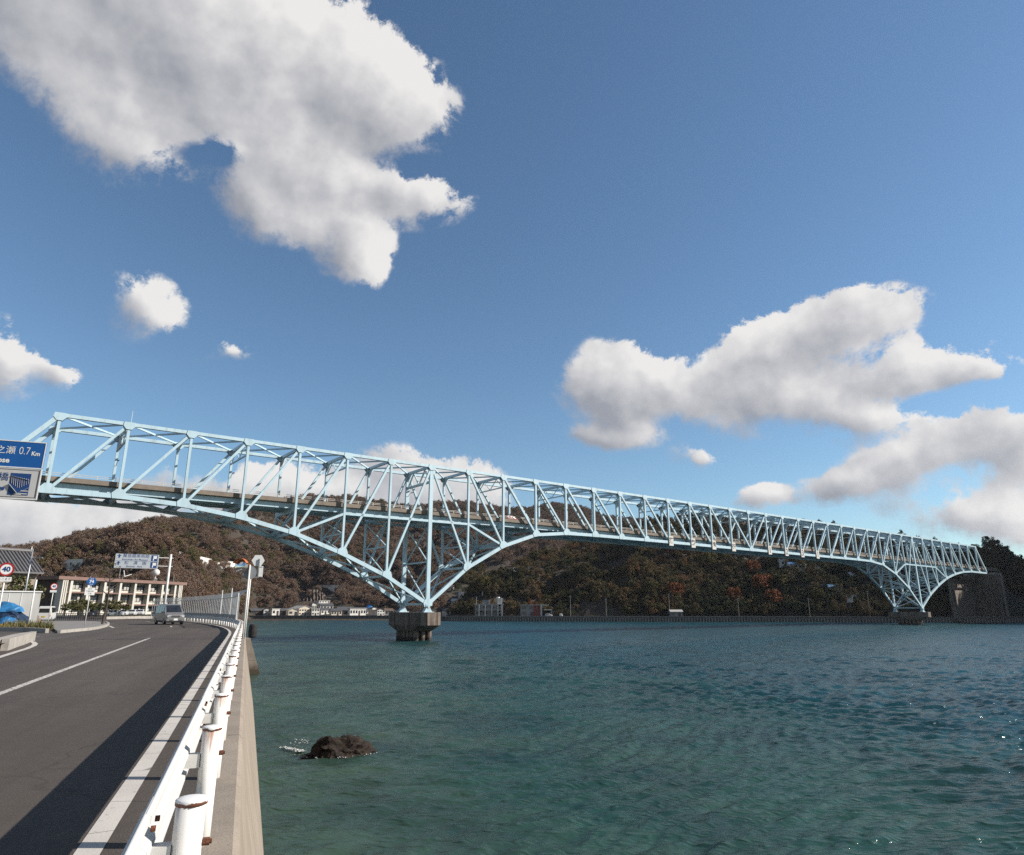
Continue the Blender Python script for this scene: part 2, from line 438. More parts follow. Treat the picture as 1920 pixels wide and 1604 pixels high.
# ------------------------------------------------------------------ the sea
def sea():
    rows = np.concatenate([np.linspace(-60, 12, 10)[:-1], 12 * np.exp(np.linspace(0, math.log(330 / 12), 900))[:-1], 330 * np.exp(np.linspace(0, math.log(8), 60))])
    cols = np.concatenate([np.linspace(-3.0, -.62, 14)[:-1], np.linspace(-.62, .86, 400), np.linspace(.86, 3.0, 14)[1:]])
    Y = np.repeat(rows[:, None], len(cols), 1)
    width = np.maximum(np.abs(rows), 14)[:, None]
    X = cols[None, :] * width
    dy = np.gradient(rows)[:, None] * np.ones_like(X); dx = np.abs(np.gradient(X, axis=1)); sp = np.maximum(dy, dx * .55)
    Z = np.zeros_like(X); rng = np.random.RandomState(3)
    wx = X + 1.3 * np.sin(Y * .31 + X * .05) + .9 * np.sin(X * .23 - Y * .11 + 2); wy = Y + .9 * np.sin(X * .27 + 1) + .7 * np.sin(X * .11 + Y * .19)
    for k in range(80):
        lam = .55 * (10 ** (rng.rand() ** 1.15)); th = math.radians(104) + rng.randn() * .42
        kx, ky = math.cos(th) * 2 * math.pi / lam, math.sin(th) * 2 * math.pi / lam
        amp = .0135 * lam / (1 + (lam / 2.6) ** 2)
        fade = np.clip((lam / sp - 2.0) / 2.0, 0, 1)
        ph = kx * wx + ky * wy + rng.rand() * 6.28
        env = .7 + .5 * np.sin((X * rng.randn() + Y * rng.randn()) * .10 + k)
        Z += amp * fade * env * (np.sin(ph) + .28 * np.cos(2 * ph))
    gust = .95 + .3 * np.sin(X * .021 + 1.3) * np.sin(Y * .017 + X * .006)
    Z *= gust * np.clip((X * -N2.x + Y * -N2.y - (O2.x * -N2.x + O2.y * -N2.y)) / 40, .55, 1)
    n, m = X.shape
    co = np.stack([X, Y, Z], -1).reshape(-1, 3)
    idx = np.arange(n * m).reshape(n, m)
    q = np.stack([idx[:-1, :-1], idx[:-1, 1:], idx[1:, 1:], idx[1:, :-1]], -1).reshape(-1, 4)
    me = bpy.data.meshes.new('sea')
    me.vertices.add(len(co)); me.vertices.foreach_set('co', co.ravel())
    me.loops.add(q.size); me.loops.foreach_set('vertex_index', q.ravel().astype(np.int32))
    me.polygons.add(len(q)); me.polygons.foreach_set('loop_start', np.arange(0, q.size, 4, dtype=np.int32))
    me.polygons.foreach_set('use_smooth', np.ones(len(q), bool))
    me.update(calc_edges=True)
    mt, nt, b = newmat('sea_water'); p = _pos(nt)
    # shallow green water by the wall, deep blue-green further out
    dt = nt.nodes.new('ShaderNodeVectorMath'); dt.operation = 'DOT_PRODUCT'; dt.inputs[1].default_value = (-N2.x, -N2.y, 0)
    nt.links.new(p, dt.inputs[0])
    dist = _math(nt, 'ADD', dt.outputs['Value'], float(O2.x * N2.x + O2.y * N2.y))
    patch = _noise(nt, .055, 4, .6, p)
    dd = _math(nt, 'ADD', dist, _math(nt, 'MULTIPLY', _math(nt, 'SUBTRACT', patch, .5), 60.0))
    c = _ramp(nt, _math(nt, 'DIVIDE', dd, 90.0, True), [(0.0, (.034, .060, .043)), (.2, (.016, .046, .038)), (.55, (.006, .034, .041)), (1.0, (.006, .040, .051))])
    c = _mixc(nt, _ramp(nt, _noise(nt, .12, 4, .6, p), [(.38, (.45,) * 3), (.56, (0, 0, 0))]), c, (.003, .011, .014))
    # a few flecks of foam
    fo = _ramp(nt, _noise(nt, 2.2, 6, .75, p), [(.735, (0, 0, 0)), (.765, (.6,) * 3)])
    c = _mixc(nt, fo, c, (.4, .42, .41))
    nt.links.new(c, b.inputs['Base Color'])
    sy = nt.nodes.new('ShaderNodeSeparateXYZ'); nt.links.new(p, sy.inputs[0])      # choppier open water in the strait
    rg = nt.nodes.new('ShaderNodeMapRange'); rg.inputs['From Min'].default_value = 40; rg.inputs['From Max'].default_value = 260; rg.inputs['To Min'].default_value = .15; rg.inputs['To Max'].default_value = .32
    nt.links.new(sy.outputs['Y'], rg.inputs['Value']); nt.links.new(rg.outputs[0], b.inputs['Roughness']); b.inputs['IOR'].default_value = 1.33; b.inputs['Specular IOR Level'].default_value = .27
    def ridged(scale, det, vec):
        n = nt.nodes.new('ShaderNodeTexNoise'); n.noise_type = 'RIDGED_MULTIFRACTAL'; n.normalize = True
        n.inputs['Scale'].default_value = scale; n.inputs['Detail'].default_value = det; n.inputs['Roughness'].default_value = .55; n.inputs['Distortion'].default_value = .25
        nt.links.new(vec, n.inputs['Vector']); return n.outputs['Fac']
    v1 = _scaled(nt, p, (.8, 2.1, 1.0))
    h = _math(nt, 'ADD', ridged(2.2, 4, v1), _math(nt, 'MULTIPLY', _noise(nt, 6.0, 3, .6, v1), .30))
    _bump(nt, b, h, 1.0, .085)
    me.materials.append(mt)
    return struct(obj('sea', me))
sea()

# ------------------------------------------------------------------ sea wall with its ledge, panel by panel
def wallmat():
    m, nt, b = newmat('sea_wall_concrete'); p = _pos(nt)
    c = _ramp(nt, _noise(nt, 1.1, 5, .6, p), [(.3, (.175, .145, .115)), (.7, (.25, .21, .17))])
    grit = _noise(nt, 55, 3, .7, p)
    c = _mixc(nt, _ramp(nt, grit, [(.36, (.5,) * 3), (.46, (0, 0, 0))]), c, (.085, .068, .055))
    st = _noise(nt, 1.0, 6, .7, _scaled(nt, p, (1.3, 1.3, .12)))
    c = _mixc(nt, _ramp(nt, st, [(.50, (0, 0, 0)), (.72, (.5,) * 3)]), c, (.11, .085, .068))
    # tide mark
    sx = nt.nodes.new('ShaderNodeSeparateXYZ'); nt.links.new(p, sx.inputs[0])
    zz = _math(nt, 'ADD', sx.outputs['Z'], _math(nt, 'MULTIPLY', _noise(nt, 1.4, 5, .7, p), .9))
    c = _mixc(nt, _ramp(nt, _math(nt, 'DIVIDE', zz, 4.0), [(.22, (1, 1, 1)), (.42, (0, 0, 0))]), c, (.055, .040, .024))
    nt.links.new(c, b.inputs['Base Color']); b.inputs['Roughness'].default_value = .9
    _bump(nt, b, grit, .4, .012)
    return m
M_wall = wallmat()
sw = thing('sea_wall', 'long pale concrete sea wall carrying the road beside the water', 'sea wall', R2(0, -.2, 0))
base = Vector(R2(0, -.2, 0))
PANEL = 6.4
for k in range(-5, 23):
    a0 = .25 + k * PANEL; a1 = a0 + PANEL - .03
    st = [a0 + (a1 - a0) * t for t in (0, .25, .5, .75, 1)]
    prof = [(.10, RZ - .4), (.10, RZ + .006), (-.22, RZ + .006), (-.27, RZ - .045), (-.40, RZ - .9), (-1.15, .9), (-1.35, -1.5)]
    mb = MB(); prev = None
    for a in st:
        cur = [Vector(R2(a, o, z)) - base for o, z in prof]
        if prev: mb.strip(prev, cur)
        else: mb.add(cur, [tuple(range(len(cur)))])
        prev = cur
    mb.add(prev, [tuple(range(len(prev)))])
    mb.build('wall_panel', M_wall, sw)
# buttress that steps out into the water, and the block beyond it
def block(name, label, cat, quad_top, quad_bot, z0, z1, m):
    c = Vector((sum(p[0] for p in quad_bot) / 4, sum(p[1] for p in quad_bot) / 4, 0))
    mb = MB(); vs = [Vector((p[0], p[1], z0)) - c for p in quad_bot] + [Vector((p[0], p[1], z1)) - c for p in quad_top]
    mb.add(vs, [(3, 2, 1, 0), (4, 5, 6, 7)] + [(i, (i + 1) % 4, 4 + (i + 1) % 4, 4 + i) for i in range(4)])
    return tag(mb.build(name, m, None, loc=c), label, cat)
def wq(a0, a1, o0, o1): return [R2(a0, o0)[:2], R2(a1, o0)[:2], R2(a1, o1)[:2], R2(a0, o1)[:2]]
bt = thing('buttress', 'pale concrete buttress stepping out of the sea wall into the water', 'buttress', R2(79, -3.0, 0))
bb = Vector(bt.location)
for (z0, z1, o0, o1) in ((1.45, 3.75, -3.55, -4.35), (-1.5, 1.43, -4.37, -5.40)):
    mb = MB(); t = [Vector((*p, z1)) - bb for p in wq(79, 92, .2, o0)]; q = [Vector((*p, z0)) - bb for p in wq(79, 92, .2, o1)]
    mb.add(q + t, [(3, 2, 1, 0), (4, 5, 6, 7)] + [(i, (i + 1) % 4, 4 + (i + 1) % 4, 4 + i) for i in range(4)])
    mb.build('buttress_course', M_wall, bt)

# ------------------------------------------------------------------ guard rail
gr = thing('guard_rail', 'white steel guard rail with rusty post caps along the sea wall', 'guard rail', R2(0, 0))
g0 = Vector(R2(0, 0))
def rustpaint():
    m, nt, b = newmat('rusting_white_paint'); p = nt.nodes.new('ShaderNodeTexCoord').outputs['Object']
    ri = nt.nodes.new('ShaderNodeObjectInfo').outputs['Random']
    cb = nt.nodes.new('ShaderNodeCombineXYZ'); 
    for i in range(3): nt.links.new(_math(nt, 'MULTIPLY', ri, 37.0), cb.inputs[i])
    ad = nt.nodes.new('ShaderNodeVectorMath'); nt.links.new(_scaled(nt, p, (14, 14, 1.6)), ad.inputs[0]); nt.links.new(cb.outputs[0], ad.inputs[1])
    c = _ramp(nt, _noise(nt, 2, 4, .6, p), [(.3, (.60, .585, .56)), (.7, (.67, .66, .64))])
    sx = nt.nodes.new('ShaderNodeSeparateXYZ'); nt.links.new(p, sx.inputs[0])
    top = _math(nt, 'MULTIPLY', _math(nt, 'SUBTRACT', sx.outputs['Z'], .45), .55)
    f = _ramp(nt, _math(nt, 'ADD', _noise(nt, 1.0, 4, .65, ad.outputs[0]), top), [(.66, (0, 0, 0)), (.82, (.85,) * 3)])
    c = _mixc(nt, f, c, (.26, .10, .035))
    nt.links.new(c, b.inputs['Base Color']); b.inputs['Roughness'].default_value = .42
    return m
M_post = rustpaint()
def caprust():
    m, nt, b = newmat('rusted_cap_paint'); p = nt.nodes.new('ShaderNodeTexCoord').outputs['Object']
    ri = nt.nodes.new('ShaderNodeObjectInfo').outputs['Random']
    cb = nt.nodes.new('ShaderNodeCombineXYZ')
    for i in range(3): nt.links.new(_math(nt, 'MULTIPLY', ri, 91.0), cb.inputs[i])
    ad = nt.nodes.new('ShaderNodeVectorMath'); nt.links.new(p, ad.inputs[0]); nt.links.new(cb.outputs[0], ad.inputs[1])
    sx = nt.nodes.new('ShaderNodeSeparateXYZ'); nt.links.new(p, sx.inputs[0])
    rim = _math(nt, 'MULTIPLY', _math(nt, 'SUBTRACT', .789, sx.outputs['Z']), 16.0)
    f = _ramp(nt, _math(nt, 'ADD', _noise(nt, 16, 4, .6, ad.outputs[0]), rim), [(.66, (0, 0, 0)), (.74, (1, 1, 1))])
    c = _mixc(nt, f, (.60, .59, .575), (.10, .035, .018))
    nt.links.new(c, b.inputs['Base Color']); b.inputs['Roughness'].default_value = .6
    return m
M_cap = caprust()
post_me = MB().tube((0, 0, -.15), (0, 0, .775), .064, n=20, cap=True).mesh('post', M_post, True)
cap_me = MB().lathe([(.0645, .760), (.0695, .762), (.0695, .782), (.062, .788), (.03, .792), (.002, .793)], 20).mesh('cap', M_cap, True)
bolt_me = MB().tube((-.095, 0, .60), (-.06, 0, .60), .017, n=6).tube((-.105, 0, .60), (-.095, 0, .60), .011, n=6).mesh('bolt', M_rust)
# local x of a post points inland (towards the beam)
brk = MB().box((.112, 0, .60), (.10, .075, .012)).box((.112, .034, .56), (.10, .008, .09)).box((.112, -.034, .56), (.10, .008, .09)).mesh('bracket', M_white)
nut_me = MB().tube((.10, -.062, .56), (.10, -.038, .56), .016, n=6).mesh('bolt', M_rust)
SPC = 2.1
NPOST = 58
for k in range(-2, NPOST):
    a = k * SPC; h = head(a) + math.pi / 2
    p = obj('post', post_me, gr, Vector(R2(a, 0)) - g0, h)
    obj('cap', cap_me, p)
    if k < 14:
        obj('bolt', bolt_me, p); obj('bracket', brk, p); obj('bolt', nut_me, p)
W = [(.170, .775), (.150, .765), (.150, .735), (.205, .715), (.215, .690), (.205, .665), (.150, .625), (.145, .60), (.150, .575), (.205, .535), (.215, .51), (.205, .485), (.150, .465), (.150, .435), (.170, .425)]
for k in range(-2, NPOST - 1, 2):
    st = [k * SPC - .16 + t * (2 * SPC + .30) / 6 for t in range(7)]
    mb = MB(); prev = None
    lift = .004 if (k // 2) % 2 else 0.0
    for a in st:
        out = [(o + lift, z) for o, z in W]; inn = [(o + lift - .005, z) for o, z in reversed(W)]
        cur = [Vector(R2(a, o, RZ + z)) - g0 for o, z in out + inn]
        if prev: mb.strip(prev, cur, closed=True)
        else: mb.add(cur, [tuple(range(len(cur)))])
        prev = cur
    mb.add(prev, [tuple(range(len(prev)))])
    b_ = mb.build('beam', M_white, gr)
    if k < 12:
        for da in (-.10, .06):
            for z in (.50, .70):
                q = Vector(R2(k * SPC + da, .148, RZ + z)) - g0
                bm_ = MB().tube(q, q + Vector((-N2.x, -N2.y, 0)) * .02, .014, n=6); bm_.build('bolt', M_rust, b_)

# ------------------------------------------------------------------ the truss bridge (local x along the bridge, y to the far truss, z up from the sea)
BX, BY, BAZ = 82.38, 233.46, math.radians(52.80)
PL, TW = 10.625, 11.6
bridge = thing('truss_bridge', 'long pale blue steel truss bridge crossing the strait on two piers', 'bridge', (BX, BY, 0), math.pi / 2 - BAZ)
ZB = [26.55, 26.5, 26.52, 25.88, 24.37, 21.97, 18.36, 13.92, 7.96, 16.40, 22.04, 25.52, 26.54, 26.68, 26.67, 26.64, 26.62, 26.60, 26.58, 26.56, 26.55]
def cam_(s): return -.00236 * s - 2.116e-5 * s * s
def S(i): return (i - 20) * PL
def ZT(i): return 39.75 + cam_(S(i))
def ZL(i): return ZB[i if i <= 20 else 40 - i] + cam_(S(i))
def ZD(i): return 28.75 + cam_(S(i))                  # road surface
def ZM(i): return 26.75 + cam_(S(i))                  # underside chord level by the piers
def U(i, t): return (S(i), t, ZT(i))
def L(i, t): return (S(i), t, ZL(i))
TV = (0, 1, 0)
def gus(top):
    if top: poly = [(-.85, .37), (.85, .37), (1.0, -.36), (.45, -1.0), (-.45, -1.0), (-1.0, -.36)]
    else: poly = [(-1.0, -.46), (1.0, -.46), (1.2, .44), (.48, 1.25), (-.48, 1.25), (-1.2, .44)]
    mb = MB(); mb.prism(poly, -.43, -.37); mb.prism(poly, .37, .43)
    return mb.mesh('gusset_plate', M_steel)
GT, GB = gus(True), gus(False)
for t in (0.0, TW):
    for i in range(1, 39): member('top_chord', U(i, t), U(i + 1, t), .68, .64, M_steel, bridge)
    for i in range(0, 40): member('bottom_chord', L(i, t), L(i + 1, t), .70, .82, M_steel, bridge)
    member('end_post', L(0, t), U(1, t), .70, .74, M_steel, bridge); member('end_post', U(39, t), L(40, t), .70, .74, M_steel, bridge)
    for i in range(1, 40):
        w = .92 if i in (8, 32) else .45
        member('vertical_post', L(i, t), U(i, t), .58, w, M_steel, bridge, up=(1, 0, 0))
        ang = 0
        g = obj('gusset_plate', GT, bridge, U(i, t)); g.rotation_euler = (0, -math.atan2(ZT(i + 1) - ZT(i - 1), 2 * PL), 0)
        g = obj('gusset_plate', GB, bridge, L(i, t)); g.rotation_euler = (0, -math.atan2(ZL(i + 1) - ZL(i - 1), 2 * PL), 0)
    dg_ = [(i, i + 1) for i in range(1, 8)] + [(i + 1, i) for i in range(8, 20)] + [(i, i + 1) for i in range(20, 32)] + [(i + 1, i) for i in range(32, 39)]
    for lo, hi in dg_:
        member('diagonal', L(lo, t), U(hi, t), .50, .48, M_steel, bridge)
    for a, b in ((5, 6), (10, 9), (30, 31), (35, 34)):
        member('sub_diagonal', L(a, t), (S(b), t, ZM(b)), .5, .5, M_steel, bridge)
    for a in (6, 7, 8, 31, 32, 33):
        member('sub_chord', (S(a), t, ZM(a)), (S(a + 1), t, ZM(a + 1)), .5, .52, M_steel, bridge)
    for i in (8, 32):
        mb = MB().prism([(-1.0, -1.55), (1.0, -1.55), (.42, -.62), (.62, .05), (-.62, .05), (-.42, -.62)], -.55, .55)
        mb.box((0, 0, -1.62), (2.6, 1.7, .16)); mb.tube((0, -.7, -.45), (0, .7, -.45), .28, n=12)
        mb.build('bearing', M_steel, bridge, loc=(S(i), t, ZL(i) - .1))
H_ = .42
for i in range(1, 40):
    member('top_strut', U(i, 0), U(i, TW), .45, .62, M_steel, bridge)
    for t, sgn in ((0, 1), (TW, -1)):
        kn = MB().prism([(0, 0), (sgn * 1.9, 0), (sgn * 1.2, -.28), (sgn * .35, -1.2), (0, -1.9)], -.14, .14, axis='X')
        kn.build('knee_plate', M_steel, bridge, loc=(S(i), t + sgn * .30, ZT(i) - .3))
    if i < 39:
        member('top_lateral', U(i, 0), U(i + 1, TW), .28, .32, M_steel, bridge)
        p, q = Vector(U(i, TW)), Vector(U(i + 1, 0)); p.z += .02; q.z += .02
        member('top_lateral', p, q, .28, .30, M_steel, bridge)
    if i % 2 == 0 or i in (8, 32):
        z0 = ZT(i) - .3; dz = 3.4 if i in (8, 32) else 2.5; hh = .5 if i in (8, 32) else .26
        member('sway_strut', (S(i), .3, z0 - dz), (S(i), TW - .3, z0 - dz), hh, hh, M_steel, bridge)
        for k in range(4):
            y0 = .3 + (TW - .6) * k / 4; y1 = .3 + (TW - .6) * (k + 1) / 4
            za, zb = (z0, z0 - dz) if k % 2 else (z0 - dz, z0)
            if k in (0, 1): pass
            member('sway_diagonal', (S(i), y0, za), (S(i), y1, zb), hh * .6, hh * .6, M_steel, bridge)
# floor system
for i in range(0, 41):
    if i in (6, 7, 8, 9, 31, 32, 33, 34) or ZL(i) < ZM(i) - 2.5:
        zf = ZM(i) + .35
        member('floor_beam', (S(i), .3, zf), (S(i), TW - .3, zf), .5, 1.5, M_steel, bridge)
    else:
        zf = ZD(i) - 1.45
        member('floor_beam', (S(i), .3, zf), (S(i), TW - .3, zf), .5, 1.5, M_steel, bridge)
    if i < 40:
        for t in (1.9, 4.5, 7.1, 9.7):
            member('stringer', (S(i), t, ZD(i) - 1.05), (S(i + 1), t, ZD(i + 1) - 1.05), .32, 1.05, M_steel, bridge)
        member('bottom_lateral', L(i, 0), L(i + 1, TW), .34, .34, M_steel, bridge)
        p, q = Vector(L(i, TW)), Vector(L(i + 1, 0)); p.z += .02; q.z += .02
        member('bottom_lateral', p, q, .34, .32, M_steel, bridge)
    if 0 < i < 40: member('bottom_strut', L(i, .3), L(i, TW - .3), .42, .5, M_steel, bridge)
    zl = ZL(i)
    if zl < ZM(i) - 3.5:                            # cross frames under the deck
        n = 2 if zl < ZM(i) - 6 else 1
        zs = [zl + .4 + (ZM(i) - .4 - zl - .4) * k / n for k in range(n + 1)]
        for k in range(n):
            member('cross_brace', (S(i) - .1, .3, zs[k]), (S(i) - .1, TW - .3, zs[k + 1]), .22, .24, M_steel, bridge)
            member('cross_brace', (S(i) + .2, TW - .3, zs[k]), (S(i) + .2, .3, zs[k + 1]), .22, .24, M_steel, bridge)
            if k: member('cross_strut', (S(i), .3, zs[k]), (S(i), TW - .3, zs[k]), .3, .34, M_steel, bridge)
# deck, kerbs and railings run on past both ends
EXT = [-3, -2, -1] + list(range(0, 41)) + [41, 42]
for a, b in zip(EXT[:-1], EXT[1:]):
    for nm, t0, t1, z0, z1, m in (('deck_slab', 1.15, TW - 1.15, -.50, 0.0, M_deck),):
        mb = MB(); A = [(S(a), t0, ZD(a) + z0), (S(a), t1, ZD(a) + z0), (S(a), t1, ZD(a) + z1), (S(a), t0, ZD(a) + z1)]
        g = .03; B = [(S(b) - g, t0, ZD(b) + z0), (S(b) - g, t1, ZD(b) + z0), (S(b) - g, t1, ZD(b) + z1), (S(b) - g, t0, ZD(b) + z1)]
        mb.add(A + B, [(3, 2, 1, 0), (4, 5, 6, 7)] + [(i, (i + 1) % 4, 4 + (i + 1) % 4, 4 + i) for i in range(4)])
        mb.build(nm, m, bridge)
    for t0, t1 in ((.80, 1.14), (TW - 1.14, TW - .80)):
        mb = MB(); g = .04
        A = [(S(a), t, ZD(a) + z) for t, z in ((t0, -.42), (t1, -.42), (t1, .42), (t0, .42))]; B = [(S(b) - g, t, ZD(b) + z) for t, z in ((t0, -.42), (t1, -.42), (t1, .42), (t0, .42))]
        mb.add(A + B, [(3, 2, 1, 0), (4, 5, 6, 7)] + [(i, (i + 1) % 4, 4 + (i + 1) % 4, 4 + i) for i in range(4)])
        mb.build('kerb', M_deck, bridge)
M_rail = mat('cream_railing_paint', (.66, .62, .56), .5, var=.06)
for t in (.97, TW - .97):
    for a, b in zip(EXT[:-1], EXT[1:]):
        for z in (1.08, .78):
            member('handrail', (S(a), t, ZD(a) + z), (S(b), t, ZD(b) + z), .09, .08, M_rail, bridge)
        for k in range(3):
            x = S(a) + PL * k / 3; z = ZD(a) + (ZD(b) - ZD(a)) * k / 3
            member('railing_post', (x, t, z + .42), (x, t, z + 1.08), .10, .10, M_rail, bridge, up=(1, 0, 0))
# boards on the bottom chord
M_board = mat('board_cream', (.72, .70, .64), .6, var=.05)
for i, ch in zip((16, 17, 18, 19, 21, 22, 23, 24), '蒲熱進行1231'):
    bd = MB().box((0, 0, 0), (1.95, .08, 2.9)).build('board', M_board, bridge, loc=(S(i) + .1, -.60, ZL(i) + .35))
    lettering('board_lettering', ch, 2.9 if ch in '123' else 1.9, M_inkblack, bd, (0, -.055, 0), FRONT, bold=.05)
# notice hung in the portal, a mast on the top chord, lamps
pn = MB().box((0, 0, 0), (.12, 4.6, 2.0)).build('portal_notice', M_grey, bridge, loc=(S(2) - .4, 6.6, ZT(2) - 2.4))
member('mast', (S(2) + .2, 0, ZT(2) + .4), (S(2) + .2, 0, ZT(2) + 2.6), .10, .10, M_steel, bridge, up=(1, 0, 0))
for i in (2, 4, 8, 10, 15, 19, 24):
    mb = MB(); mb.tube((0, 0, 0), (0, -.5, .55), .05, n=6); mb.tube((0, -.5, .55), (0, -1.6, .75), .045, n=6); mb.box((0, -1.9, .74), (.3, .7, .14))
    mb.build('deck_lamp', M_dark, bridge, loc=(S(i) + .1, TW - .35, ZD(i) + 5.2))
# inspection walk under the chord, seen from below
member('inspection_rail', (S(3) - 3, -.3, ZL(3) - 1.2), (S(4) - 4, -.3, ZL(4) - .9), .08, .08, M_dark, bridge)

# piers
def pier(i, label):
    X, Y = BX + math.sin(BAZ) * S(i) - math.cos(BAZ) * TW / 2, BY + math.cos(BAZ) * S(i) + math.sin(BAZ) * TW / 2
    t = thing('bridge_pier', label, 'pier', (X, Y, 0), math.pi / 2 - BAZ, 'concrete piers of the truss bridge')
    a, b = 8.5, 2.9
    def oct_(a, b, c): return [(-b, -a + c), (-b + c, -a), (b - c, -a), (b, -a + c), (b, a - c), (b - c, a), (-b + c, a), (-b, a - c)]
    zt = ZL(i) - 1.78
    mb = MB(); top = oct_(a, b, 1.5); bot = oct_(a - 3.4, b - .5, 1.0)
    n = 8; lv = [(top, zt), (top, 3.35), (bot, 2.05)]
    vs = [(x, y, z) for poly, z in lv for x, y in poly]
    fs = [tuple(range(n - 1, -1, -1))] + [(k * n + j, k * n + (j + 1) % n, (k + 1) * n + (j + 1) % n, (k + 1) * n + j) for k in range(2) for j in range(n)] + [tuple(range(2 * n, 3 * n))]
    mb.add(vs, fs); mb.build('pier_cap', M_pier, t)
    for x in (-1.65, 0, 1.65):
        for y in (-4.0, -2.4, -.8, .8, 2.4, 4.0):
            MB().tube((x, y, -3), (x, y, 2.3), .62, n=14).build('pile', M_pier, t, smooth=False)
    MB().box((0, 0, .2), (2.9, 7.4, 3.2)).build('pier_core', M_pier, t)
    return t
def piermat():
    m, nt, b = newmat('stained_pier_concrete'); p = _pos(nt)
    c = _ramp(nt, _noise(nt, .8, 5, .6, p), [(.3, (.11, .083, .064)), (.7, (.21, .165, .128))])
    s1 = _noise(nt, 1.0, 6, .7, _scaled(nt, p, (1.6, 1.6, .10)))
    c = _mixc(nt, _ramp(nt, s1, [(.42, (0, 0, 0)), (.58, (.85,) * 3)]), c, (.032, .025, .022))
    sx = nt.nodes.new('ShaderNodeSeparateXYZ'); nt.links.new(p, sx.inputs[0])
    zz = _math(nt, 'ADD', sx.outputs['Z'], _math(nt, 'MULTIPLY', _noise(nt, 1.4, 5, .7, p), .7))
    c = _mixc(nt, _ramp(nt, _math(nt, 'DIVIDE', zz, 4.0), [(.20, (1, 1, 1)), (.34, (0, 0, 0))]), c, (.03, .022, .016))
    nt.links.new(c, b.inputs['Base Color']); b.inputs['Roughness'].default_value = .9
    _bump(nt, b, s1, .3, .05)
    return m
M_pier = piermat()
pier(8, 'near stained concrete pier standing in the water below the middle of the picture')
pier(32, 'far concrete pier in the water close to the wooded right shore')
# far abutment: a tall concrete wall under the right end
def bw(s, t, z): 
    return (BX + math.sin(BAZ) * s - math.cos(BAZ) * t, BY + math.cos(BAZ) * s + math.sin(BAZ) * t, z)
ab = thing('abutment', 'tall dark concrete abutment under the right end of the bridge', 'abutment', bw(S(40) + 4, TW / 2, 0), math.pi / 2 - BAZ)
MB().box((5.0, 0, 12.0), (9.0, TW + 6, 24.6)).build('abutment_wall', M_pier, ab)
MB().box((5.2, 0, 25.0), (7.0, TW + 3, 1.4)).build('bearing_shelf', M_conc, ab)
MB().box((5.0, -TW / 2 - 3.35, 12.5), (1.2, .7, 25.6)).build('pilaster', M_conc, ab)
MB().box((-13.0, 4.0, 11.0), (27.0, 3.0, 22.0)).build('retaining_wall', M_pier, ab)

# ------------------------------------------------------------------ far shore and hills
def interp(u, xs, ys): return np.interp(u, xs, ys)
A_CR = [(-700, 1120), (-300, 1075), (-100, 1048), (0, 1038), (110, 1024), (130, 1010), (200, 1006), (245, 997), (270, 988), (340, 982), (364, 972), (450, 955), (571, 936), (600, 939), (650, 938), (700, 946), (757, 956), (790, 956), (817, 950), (870, 948), (911, 954), (960, 959), (1005, 956), (1040, 950), (1067, 953), (1105, 959), (1144, 974), (1200, 980), (1262, 985), (1400, 1000), (1700, 1040), (2300, 1100)]
A_Y1 = [(-700, 480), (0, 540), (200, 560), (340, 640), (450, 760), (571, 900), (700, 950), (1040, 1150), (1262, 1200), (2300, 1200)]
A_Y0 = [(-700, 215), (0, 240), (330, 268), (440, 440), (480, 532), (740, 530), (800, 500), (1000, 520), (1300, 700), (2300, 800)]
B_CR = [(840, 1160), (865, 1135), (885, 1110), (920, 1088), (950, 1074), (1000, 1052), (1080, 1026), (1150, 998), (1200, 987), (1262, 978), (1312, 972), (1450, 982), (1556, 991), (1600, 1000), (1690, 1012), (1760, 1026), (1832, 1040), (1862, 1036), (1892, 1048), (1920, 1064), (1950, 1050), (2000, 940), (2050, 870), (2200, 840), (2600, 860)]
B_Y1 = [(840, 432), (1000, 480), (1312, 580), (1556, 540), (1700, 480), (1860, 425), (1950, 420), (2600, 470)]
B_Y0 = [(840, 416), (1000, 402), (1400, 386), (1700, 371), (1780, 372), (1890, 368), (1935, 354), (1985, 318), (2040, 300), (2300, 280), (2600, 270)]
def prof(u, tab): return np.interp(u, [a for a, _ in tab], [b for _, b in tab])
def crestz(u, yp, Y): 
    b = (802 - yp) / F
    return CZ + Y * (SP + b * CP) / (CP - b * SP)
_rngs = np.random.RandomState(11)
_W = [(10 ** _rngs.uniform(-2.35, -1.2), _rngs.uniform(0, 6.28), _rngs.uniform(0, 6.28)) for _ in range(26)]
def hnoise(x, y):
    z = 0
    for k, ph, th in _W: z = z + np.sin(k * 6.28 * (x * np.cos(th) + y * np.sin(th)) + ph) * .05 / k ** .85
    return z
